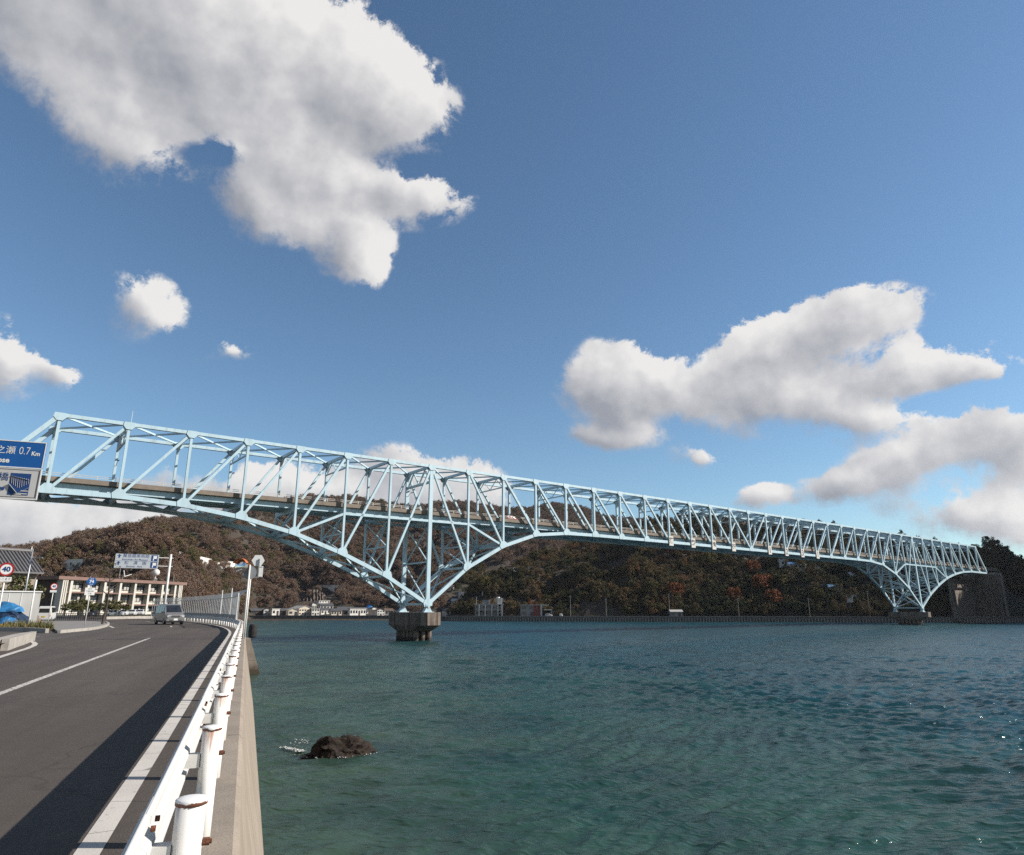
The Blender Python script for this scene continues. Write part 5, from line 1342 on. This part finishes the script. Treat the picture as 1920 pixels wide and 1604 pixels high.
def house(name, label, base, w, d, h, roof='gable', wall=M_wwall, rm=M_groof, rz=0.0, nw=3, fl=1, cat='house', rise=None, group=None, balcony=False):
    base = Vector(base); t = thing(name, label, cat, base, rz, group)
    wl = MB().box((0, d / 2, h / 2 - .6), (w, d, h + 1.2)).build('wall', wall, t)
    rise = rise if rise is not None else w * .18
    if roof == 'gable':      # gable towards the water
        MB().prism([(-w / 2, h), (w / 2, h), (0, h + rise)], .01, d - .01).build('gable', wall, t)
        for s in (-1, 1):
            o = .35; sl = rise / (w / 2); vs = [(0, -.4, h + rise + .05), (0, d + .4, h + rise + .05), (s * (w / 2 + o), d + .4, h - sl * o + .05), (s * (w / 2 + o), -.4, h - sl * o + .05)]
            MB().add(vs + [(x, y, z + .22) for x, y, z in vs], [(0, 1, 2, 3), (7, 6, 5, 4), (0, 4, 5, 1), (1, 5, 6, 2), (2, 6, 7, 3), (3, 7, 4, 0)]).build('roof_slope', rm, t)
    elif roof == 'side':     # ridge along the water
        MB().prism([(0, h), (d, h), (d / 2, h + rise)], -w / 2 + .01, w / 2 - .01, axis='X').build('gable', wall, t)
        for s in (0, 1):
            y1 = -.5 if s == 0 else d + .5; sl = rise / (d / 2); z1_ = h - sl * .5
            vs = [(-w / 2 - .4, d / 2, h + rise + .05), (w / 2 + .4, d / 2, h + rise + .05), (w / 2 + .4, y1, z1_ + .05), (-w / 2 - .4, y1, z1_ + .05)]
            MB().add(vs + [(x, y, z + .22) for x, y, z in vs], [(0, 1, 2, 3), (7, 6, 5, 4), (0, 4, 5, 1), (1, 5, 6, 2), (2, 6, 7, 3), (3, 7, 4, 0)]).build('roof_slope', rm, t)
    else:
        MB().box((0, d / 2, h + .15), (w + .7, d + .7, .32)).build('roof', rm, t)
    fh = h / fl
    for f in range(fl):
        for k in range(nw):
            ww = w / nw * .58; x = -w / 2 + w * (k + .5) / nw; z = f * fh + fh * .55; wh = fh * .42
            if f == 0 and k == nw // 2 and nw > 1:
                MB().box((x, -.04, fh * .36), (min(1.6, ww), .1, fh * .72)).build('door', M_frame, t); continue
            wo = MB().box((x, -.03, z), (ww, .10, wh)).build('window', M_frame, t)
            MB().box((x - ww * .25, -.055, z), (ww * .42, .08, wh * .84)).box((x + ww * .25, -.055, z), (ww * .42, .08, wh * .84)).build('pane', M_glass, wo)
        if balcony and f:
            MB().box((0, -.75, f * fh - .05), (w * .92, 1.4, .18)).build('balcony', M_conc, t)
            MB().box((0, -1.4, f * fh + .5), (w * .92, .08, .95)).build('balcony_parapet', wall, t)
    return t
def place(x0, y0, x1, y1, Y):
    """base point and size in metres of something that fills a pixel box at distance Y"""
    b = Vector(aty((x0 + x1) / 2, y1, Y)); tp = aty((x0 + x1) / 2, y0, Y); w = sx_(x1, Y) - sx_(x0, Y)
    return b, w, tp[2] - b.z
VG = 'village houses along the harbour'
def vill(label, box, Y, **k):
    b, w, h = place(*box, Y); z = k.pop('z', None)
    if z is None:
        g = zt1(b.x, b.y); b.z = max(2.28, g if g > 0 else 2.28)
        h = max(4.6, aty((box[0] + box[2]) / 2, box[1], Y)[2] - b.z)
    rf_ = k.get('roof', 'gable'); rise = k.pop('rise', (w * .2 if rf_ == 'gable' else 1.4)); rise = min(rise, h * .5)
    if rf_ != 'flat': h -= rise
    return house(k.pop('name', 'village_house'), label, b, w, k.pop('d', 8), h, wall=k.pop('wall', M_wwall), rm=k.pop('rm', M_groof), rise=rise, group=VG, rz=k.pop('rz', math.radians(random.choice((26, 32, 38)))), **k)
vill('low dark roofed boathouse at the left end of the quay', (470, 1146, 494, 1160), 494, roof='side', wall=M_bwall, nw=2)
vill('small white gabled house next to the dark boathouse', (494, 1141, 508, 1158), 493, fl=2, nw=2)
vill('narrow white shed with a pointed roof right of the small white house', (508, 1144, 518, 1159), 491, nw=1)
vill('low white quayside store at the water edge left of the warehouses', (509, 1153, 523, 1161), 488, roof='flat', rm=M_wroof, nw=2, d=5)
vill('dark timber barn with grey roof left of the cream warehouse', (521, 1142, 541, 1159), 499, roof='side', wall=M_bwall, nw=2)
vill('cream gabled warehouse, smaller of the pair on the quay', (540, 1141, 558, 1161), 490, wall=M_cwall, rm=M_wroof, nw=2, cat='warehouse', name='warehouse', d=16)
vill('large cream gabled warehouse with a row of windows on the quay', (559, 1136.5, 584, 1161), 494, wall=M_cwall, rm=M_wroof, nw=5, fl=2, cat='warehouse', name='warehouse', d=18)
vill('white flat roofed annex joined to the large warehouse', (584, 1144, 598, 1160), 493, roof='flat', rm=M_wroof, nw=3, fl=2)
vill('white house with dark roof high above the annex', (585, 1131, 593, 1140), 540, nw=2)
vill('white flat roofed villa with terrace on the slope above the quay', (597, 1130, 618, 1142), 548, roof='flat', rm=M_wroof, nw=4, balcony=True, fl=2)
vill('long white house in the middle tier under the villa', (600, 1139, 624, 1148), 528, roof='side', nw=4)
vill('white house with grey roof in the lower tier under the long one', (601, 1146, 619, 1156), 512, roof='side', nw=3)
vill('cream low house on the quay right of the annex', (621, 1150, 640, 1160), 494, roof='side', wall=M_cwall, nw=4)
vill('big grey tiled roof house in the middle of the village', (634, 1142, 664, 1156), 515, roof='side', wall=M_bwall, nw=4, rise=3.2, d=12)
vill('dark tiled house with a white gable right of the big grey roof', (664, 1141, 690, 1156), 512, roof='side', nw=3, rise=3.0, d=11)
vill('long low white store on the quay in front of the tiled houses', (655, 1154, 686, 1161), 488, roof='flat', rm=M_wroof, nw=6, d=5)
vill('small white house below the bright blue cover', (698, 1139, 707, 1147), 532, nw=1)
vill('white two storey house near the pier left side', (707, 1144, 721, 1158), 500, fl=2, nw=3, rm=M_broof)
vill('grey house with brown roof close to the near pier', (722, 1143, 738, 1158), 505, roof='side', wall=M_gwall, rm=M_broof, nw=3)
vill('little cream house at the quay end behind the near pier', (836, 1146, 852, 1159), 470, wall=M_cwall, nw=2)
for k, (bx_, lab) in enumerate([((846, 1128, 858, 1136), 'white roofed farmhouse on the terraces right of the pier, lowest of three'), ((866, 1116, 878, 1124), 'pale farmhouse on the terraces right of the pier, middle of three'), ((838, 1104, 850, 1110), 'small pale farmhouse on the terraces, highest of three')]):
    q = hit((bx_[0] + bx_[2]) / 2, bx_[3], 440); w = sx_(bx_[2], q.y) - sx_(bx_[0], q.y)
    house('farmhouse', lab, q, w, 7, 3.2, 'side', M_wwall, M_broof if k else M_wroof, 0, 2, group='farmhouses on the terraces', rise=1.6)
q = hit(693, 1141, 500); tag(heap('blue_cover', 'x', 'x', q - Vector((0, 0, .5)), 3.2, 3, 3.2, M_brt, 3), 'bright blue cover over a pile above the village', 'tarpaulin')
# two houses on the right shore
b, w, h = place(890, 1136, 942, 1158.5, 408); b.z = 2.72
sh1 = house('seaside_house', 'pale two storey seaside house with posts, balcony and roof tower', b, w, 9, 6.6, 'flat', M_gwall, M_wroof, 0, 4, 2, balcony=True)
for x in (-.34, -.12, .12, .34, .46): MB().box((w * x, -1.5, 3.2), (.42, .42, 6.6)).build('porch_post', M_wwall, sh1)
MB().box((w * .40, 1.5, 5.2), (2.6, 3.0, 10.4)).build('roof_tower', M_wwall, sh1); MB().tube((w * .34, 2, 9.8), (w * .34, 2, 11.0), 1.0, n=14).build('water_tank', M_wwall, sh1)
MB().box((-w * .12, 4, 8.0), (4.2, 3, 2.6)).build('penthouse', M_gwall, sh1); MB().tube((-w * .45, 2, 6.6), (-w * .45, 2, 11.2), .12, n=6).build('aerial', M_galv, sh1)
b, w, h = place(976, 1139, 1018, 1158.5, 402); b.z = 2.72
sh2 = house('flat_roofed_house', 'flat roofed grey seaside house with a dark red wall panel', b, w, 8, 6.2, 'flat', M_gwall, M_wroof, 0, 3, 2)
MB().box((w * .22, -.12, 3.1), (w * .30, .2, 6.0)).build('red_panel', M_redwall, sh2); MB().box((w * .42, -.5, 3.1), (.5, 1.0, 6.4)).build('fin', M_wwall, sh2)
MB().box((w * .60, -.2, 6.3), (w * .34, 1.2, .35)).build('canopy', M_wwall, sh2); MB().box((w * .72, 1.0, 3.6), (w * .34, 5, .35)).build('carport_roof', M_wwall, sh2)
MB().box((w * .86, -1.3, 1.8), (.2, .2, 3.6)).build('carport_post', M_wwall, sh2)
for px, Y, rr, lab in ((1029, 398, -.4, 'white car parked beside the flat roofed seaside house'), (1052, 396, 1.4, 'small white car further along the shore road')):
    vehicle('shore_car', lab, 'car', (sx_(px, Y, 3), Y, 2.74), rr, 'car', M_wcar, 'cars on the far shore road')
ca = thing('shelter', 'small open shelter with a thin roof between the parked shore cars', 'shelter', (sx_(1041, 401, 3), 401, 2.72))
MB().box((0, 0, 2.4), (4.2, 3, .2)).build('shelter_roof', M_wroof, ca)
for x in (-1.8, 1.8): MB().box((x, 0, 1.2), (.2, .2, 2.4)).build('shelter_post', M_conc, ca)
hb, w, h = place(1258, 1147, 1280, 1157, 382); hb.z = 2.72; house('boat_hut', 'small hut with a grey roof on the ribbed sea wall under the red tree', hb, w, 4, 2.6, 'side', M_gwall, M_wroof, 0, 2, rise=.9)
# roofs on the wooded slope to the right
SL = [((1459, 1040, 1468, 1044), 'tiny white hut with red end high on the slope', M_wroof, 'flat'), ((1466, 1061, 1478, 1068), 'white roofed house on the slope, leftmost of the upper row', M_wroof, 'side'), ((1482, 1066, 1498, 1073), 'dark blue roofed house on the slope beside the white roof', M_blroof, 'side'),
      ((1497, 1068, 1512, 1075), 'pale roofed house on the slope right of the dark blue roof', M_wroof, 'side'), ((1520, 1073, 1540, 1081), 'house with white and grey roof in the middle of the slope', M_wroof, 'gable'), ((1474, 1084, 1484, 1088), 'small pale hut below the upper row of roofs', M_wroof, 'side'),
      ((1549, 1108, 1580, 1119), 'long blue sheet roofed shed low on the slope', M_blroof, 'side'), ((1588, 1123, 1608, 1131), 'white fronted shed below the long blue roof', M_wroof, 'flat'), ((1598, 1086, 1606, 1092), 'little white house near the bridge truss on the slope', M_wroof, 'side')]
for bx_, lab, rm, rf_ in SL:
    q = hit((bx_[0] + bx_[2]) / 2, bx_[3], 372); w = max(3.0, sx_(bx_[2], q.y) - sx_(bx_[0], q.y)); h = (bx_[3] - bx_[1]) / 1345 * q.y
    house('hillside_house', lab, q + Vector((0, 0, 1.2)), w, 6, max(2.2, h * .75 + 1), rf_, M_wwall, rm, 0, 2 if w < 7 else 4, group='roofs on the wooded slope', rise=1.4)
# utility poles on the shore road
for k, (px, py, Y, lab) in enumerate([(1070, 1117, 396, 'leftmost utility pole on the far shore, right of the flat roofed house'), (1137, 1122, 394, 'second utility pole on the far shore, in front of the terraces'), (1256, 1113, 388, 'utility pole on the far shore beside the small hut'),
        (1386, 1122, 383, 'utility pole on the far shore below the rust coloured trees'), (1519, 1121, 378, 'utility pole on the far shore below the long blue roof'), (1632, 1108, 374, 'utility pole on the slope left of the far pier')]):
    h = aty(px, py, Y)[2] - 2.7; t = thing('utility_pole', lab, 'utility pole', (sx_(px, Y, 3), Y, 2.70), 0, 'utility poles on the far shore')
    MB().tube((0, 0, -.3), (0, 0, h), .14, .09, n=8).build('shaft', M_conc, t); MB().box((0, 0, h - .5), (1.8, .12, .12)).box((0, 0, h - 1.2), (1.4, .12, .12)).build('crossarm', M_galv, t)
for px, py, lab in ((722, 1136, 'thin pole rising from the village roofs by the pier'), (841, 1128, 'thin pole at the quay end right of the near pier')):
    Y = 490 if px < 800 else 440; h = aty(px, py, Y)[2] - 2.3; t = thing('utility_pole', lab, 'utility pole', (sx_(px, Y, 3), Y, 2.25), 0, 'utility poles on the far shore')
    MB().tube((0, 0, -.3), (0, 0, h), .14, .09, n=8).build('shaft', M_conc, t); MB().box((0, 0, h - .5), (1.8, .12, .12)).build('crossarm', M_galv, t)
# pale road walls across the hillsides
WALLS = [((600, 1103.5), (642, 1107), 'pale road wall above the quarry face'), ((688, 1112.5), (705, 1115), 'short pale road wall above the blue cover'), ((335, 1047), (400, 1052.5), 'long pale road wall high on the left hill'), ((118, 1064), (190, 1061.5), 'pale road wall on the hill above the office roof'),
         ((962, 1073.5), (1004, 1070.5), 'pale road wall on the dark hill under the bridge arch'), ((738, 1053.5), (800, 1056), 'pale road wall seen through the truss left of the pier'), ((860, 1119.5), (905, 1121.5), 'pale terrace wall right of the near pier'), ((395, 1062), (440, 1060), 'faint pale road wall left of the traffic mirror')]
for a, b, lab in WALLS:
    t = None
    y_ = 300 if a[0] < 420 else 400; p_, q_ = hit(*a, y_), hit(*b, y_); q_.z += (p_.z - q_.z) * .3
    t = thing('road_wall', lab, 'retaining wall', p_, 0, 'road walls on the hillsides')
    for k in range(4): MB().beam((q_ - p_) * (k + .01) / 4, (q_ - p_) * (k + .99) / 4, .8, 5.6).build('wall_section', M_wwall, t)
    MB().beam(Vector((0, 0, 3.1)), (q_ - p_) + Vector((0, 0, 3.1)), .15, .35).build('guard_beam', M_wwall, t)
# quarry face above the warehouses
def rockface():
    mb = MB(); rows = []; g = np.random.RandomState(2)
    tops = [(556, 1118), (566, 1110), (580, 1106), (596, 1106), (606, 1112), (614, 1124)]; bots = [(548, 1140), (562, 1141), (578, 1141), (594, 1140), (608, 1138), (620, 1136)]
    N, Mv = 46, 16; org = hit(580, 1140, 480)
    for j in range(Mv):
        f = j / (Mv - 1); row = []
        for i in range(N):
            e = i / (N - 1); tx = np.interp(e, np.linspace(0, 1, 6), [t[0] for t in tops]); ty = np.interp(e, np.linspace(0, 1, 6), [t[1] for t in tops]); bx_ = np.interp(e, np.linspace(0, 1, 6), [t[0] for t in bots]); by = np.interp(e, np.linspace(0, 1, 6), [t[1] for t in bots])
            Y = org.y + 6 + 10 * f + .9 * math.sin(i * 1.7 + f * 4.5) + .5 * math.sin(i * 3.3 + f * 7) + g.uniform(-.9, .9) + 5 * abs(e - .5)
            q = aty(bx_ + (tx - bx_) * f, by + (ty - by) * f, Y); row.append(Vector(q) - org)
        rows.append(row)
    for a, b in zip(rows[:-1], rows[1:]): mb.strip(a, b)
    back = [[v + Vector((0, 9, -1)) for v in rows[0]], [v + Vector((0, 9, -2)) for v in rows[-1]]]
    mb.strip(rows[-1], back[1]); mb.strip(rows[0], back[0])
    m, nt, b_ = newmat('quarry_rock'); p = _pos(nt)
    st = _noise(nt, 1.0, 5, .65, _scaled(nt, p, (.40, .3, .16)))
    c = _ramp(nt, st, [(.36, (.03, .024, .021)), (.5, (.09, .07, .056)), (.64, (.15, .118, .092))]); nt.links.new(c, b_.inputs['Base Color']); b_.inputs['Roughness'].default_value = .95; _bump(nt, b_, st, .8, .6)
    return tag(mb.build('cliff', m, None, loc=org), 'bare brown quarry face with dark streaks above the warehouses', 'cliff')
rockface()

# ------------------------------------------------------------------ single trees
def leafplain(name, stops):
    m, nt, b = newmat(name); p = _pos(nt)
    nt.links.new(_ramp(nt, _noise(nt, .55, 5, .7, p), stops), b.inputs['Base Color']); b.inputs['Roughness'].default_value = .8; b.inputs['Specular IOR Level'].default_value = .15
    return m
M_rusty = leafplain('rust_leaves', [(.32, (.07, .028, .014)), (.5, (.17, .055, .02)), (.66, (.25, .10, .03))])
M_olive = leafplain('olive_leaves', [(.32, (.03, .032, .010)), (.5, (.07, .062, .018)), (.66, (.13, .10, .03))])
M_pine = leafplain('pine_needles', [(.32, (.022, .030, .012)), (.5, (.06, .062, .024)), (.66, (.12, .10, .045))])
M_dkgr = leafplain('dark_evergreen', [(.32, (.022, .026, .011)), (.5, (.055, .052, .021)), (.66, (.11, .085, .036))])
def tree_proto(nm, leaf, H, R, ncl, nlf, ls, seed, flat=1.0, limbs=7, tr=.2, crown_z=.25):
    g = random.Random(seed); t = obj(nm, None)
    mb = MB(); trunk(mb, H * .85, tr, g, 0, limbs, .5); mb.build('trunk', M_bark, t)
    mb = MB(); crown(mb, R, H * (1 - crown_z), H * crown_z, ncl, nlf, ls, g, 0, flat); mb.build('crown', leaf, t)
    return t
RT = tree_proto('rust_tree', M_rusty, 11, 5.0, 44, 46, .42, 31)
OT = tree_proto('olive_tree', M_olive, 11, 5.2, 44, 46, .42, 32)
ET = tree_proto('evergreen_tree', M_dkgr, 12, 3.6, 46, 46, .40, 33, crown_z=.12)
PT = tree_proto('pine_tree', M_pine, 4.2, 2.3, 26, 60, .17, 34, flat=.35, tr=.13, crown_z=.35)
used = {}
def plant(pr_, label, cat, loc, sc, group, rz=None):
    if pr_.name in used: o = dup(pr_, loc, random.uniform(0, 6.28), label, group)
    else: o = pr_; o.location = loc; used[pr_.name] = 1
    tag(o, label, cat, group); o.scale = (sc, sc, sc * random.uniform(.92, 1.08)); return o
for pr_, px, py, sc, lab in [(RT, 1268, 1128, .95, 'round rust red tree above the small hut on the far shore'), (OT, 1225, 1120, .8, 'olive tree left of the round rust red tree'), (RT, 1378, 1135, .8, 'slim orange brown tree behind the utility pole below the dark slope'),
        (RT, 1432, 1120, 1.1, 'big orange brown tree left of the hillside roofs'), (RT, 1452, 1140, .9, 'low orange tree at the shore below the big orange one'), (OT, 1462, 1108, .9, 'olive tree touching the white hillside roofs'), (RT, 1412, 1080, .9, 'rust tree under the bridge deck left of the hillside roofs'),
        (OT, 1330, 1070, 1.0, 'yellow olive tree under the lettered boards of the bridge'), (OT, 1360, 1062, .9, 'second yellow olive tree right of the first under the boards'), (RT, 1395, 1050, .85, 'small rust tree close under the bridge deck'), (OT, 908, 1112, 1.0, 'olive tree at the left tip of the dark headland'),
        (ET, 960, 1122, .9, 'dark evergreen behind the flat roofed seaside house'), (OT, 1535, 1135, .8, 'olive bush at the shore below the long blue shed'), (OT, 1660, 1128, .8, 'yellowish bush at the foot of the slope left of the far pier')]:
    q = hit(px, py, 372); plant(pr_, lab, 'tree', q - Vector((0, 0, .4)), sc, 'single trees on the far shore')
for px, py, sc, lab in [(1831, 1046, .72, 'narrow evergreen just right of the bridge end'), (1842, 1050, .6, 'shorter evergreen behind the narrow one at the bridge end'), (1858, 1043, 1.05, 'tallest evergreen on the right skyline'), (1874, 1048, .95, 'broad evergreen right of the tallest on the skyline'), (1890, 1056, .95, 'evergreen stepping down the right skyline'), (1905, 1070, .85, 'lowest evergreen at the right edge of the skyline'),
        (1800, 1125, .75, 'dark evergreen against the concrete wall under the bridge'), (1845, 1120, .7, 'evergreen in front of the abutment pilaster'), (1893, 1105, .9, 'evergreen clinging to the cliff at the right edge')]:
    q = hit(px, py, 366); plant(ET, lab, 'tree', q - Vector((0, 0, .8)), sc, 'evergreens at the right end of the bridge')
for px, Y, sc, lab in [(132, 104, .62, 'wide clipped pine right beside the white van'), (158, 108, .62, 'clipped pine behind the speed limit sign'), (198, 112, .70, 'clipped pine right of the route sign'), (222, 118, .66, 'rightmost clipped pine in front of the offices'), (150, 126, .8, 'taller pine in front of the left office bays'), (24, 84, 1.2, 'shaggy pine in front of the tiled roof house')]:
    plant(PT, lab, 'tree', gp(px, Y), sc, 'clipped pines by the car park')
g = random.Random(8); bt_ = thing('bare_tree', 'thin bare tree with dark trunk on the pavement island', 'tree', (*atz(190, 1173, RZ)[:2], RZ + .1)); mb = MB(); trunk(mb, 6.5, .13, g, 0, 9, .4, .4); mb.build('trunk', M_bark, bt_)
mb = MB(); crown(mb, .9, 2.2, 4.2, 8, 10, .10, g); mb.build('crown', M_pine, bt_)

# ------------------------------------------------------------------ the air
hz = MB().box((200, 815, 89.0), (2700, 1850, 182)).mesh('haze', M_conc); hz.materials.clear()
mh_ = bpy.data.materials.new('haze'); mh_.use_nodes = True; mh_.node_tree.nodes.clear()
vo = mh_.node_tree.nodes.new('ShaderNodeVolumePrincipled'); vo.inputs['Color'].default_value = (.72, .80, .95, 1); vo.inputs['Density'].default_value = .00003; vo.inputs['Anisotropy'].default_value = .2
ou = mh_.node_tree.nodes.new('ShaderNodeOutputMaterial'); mh_.node_tree.links.new(vo.outputs[0], ou.inputs['Volume']); hz.materials.append(mh_)
struct(obj('haze', hz), 'stuff')
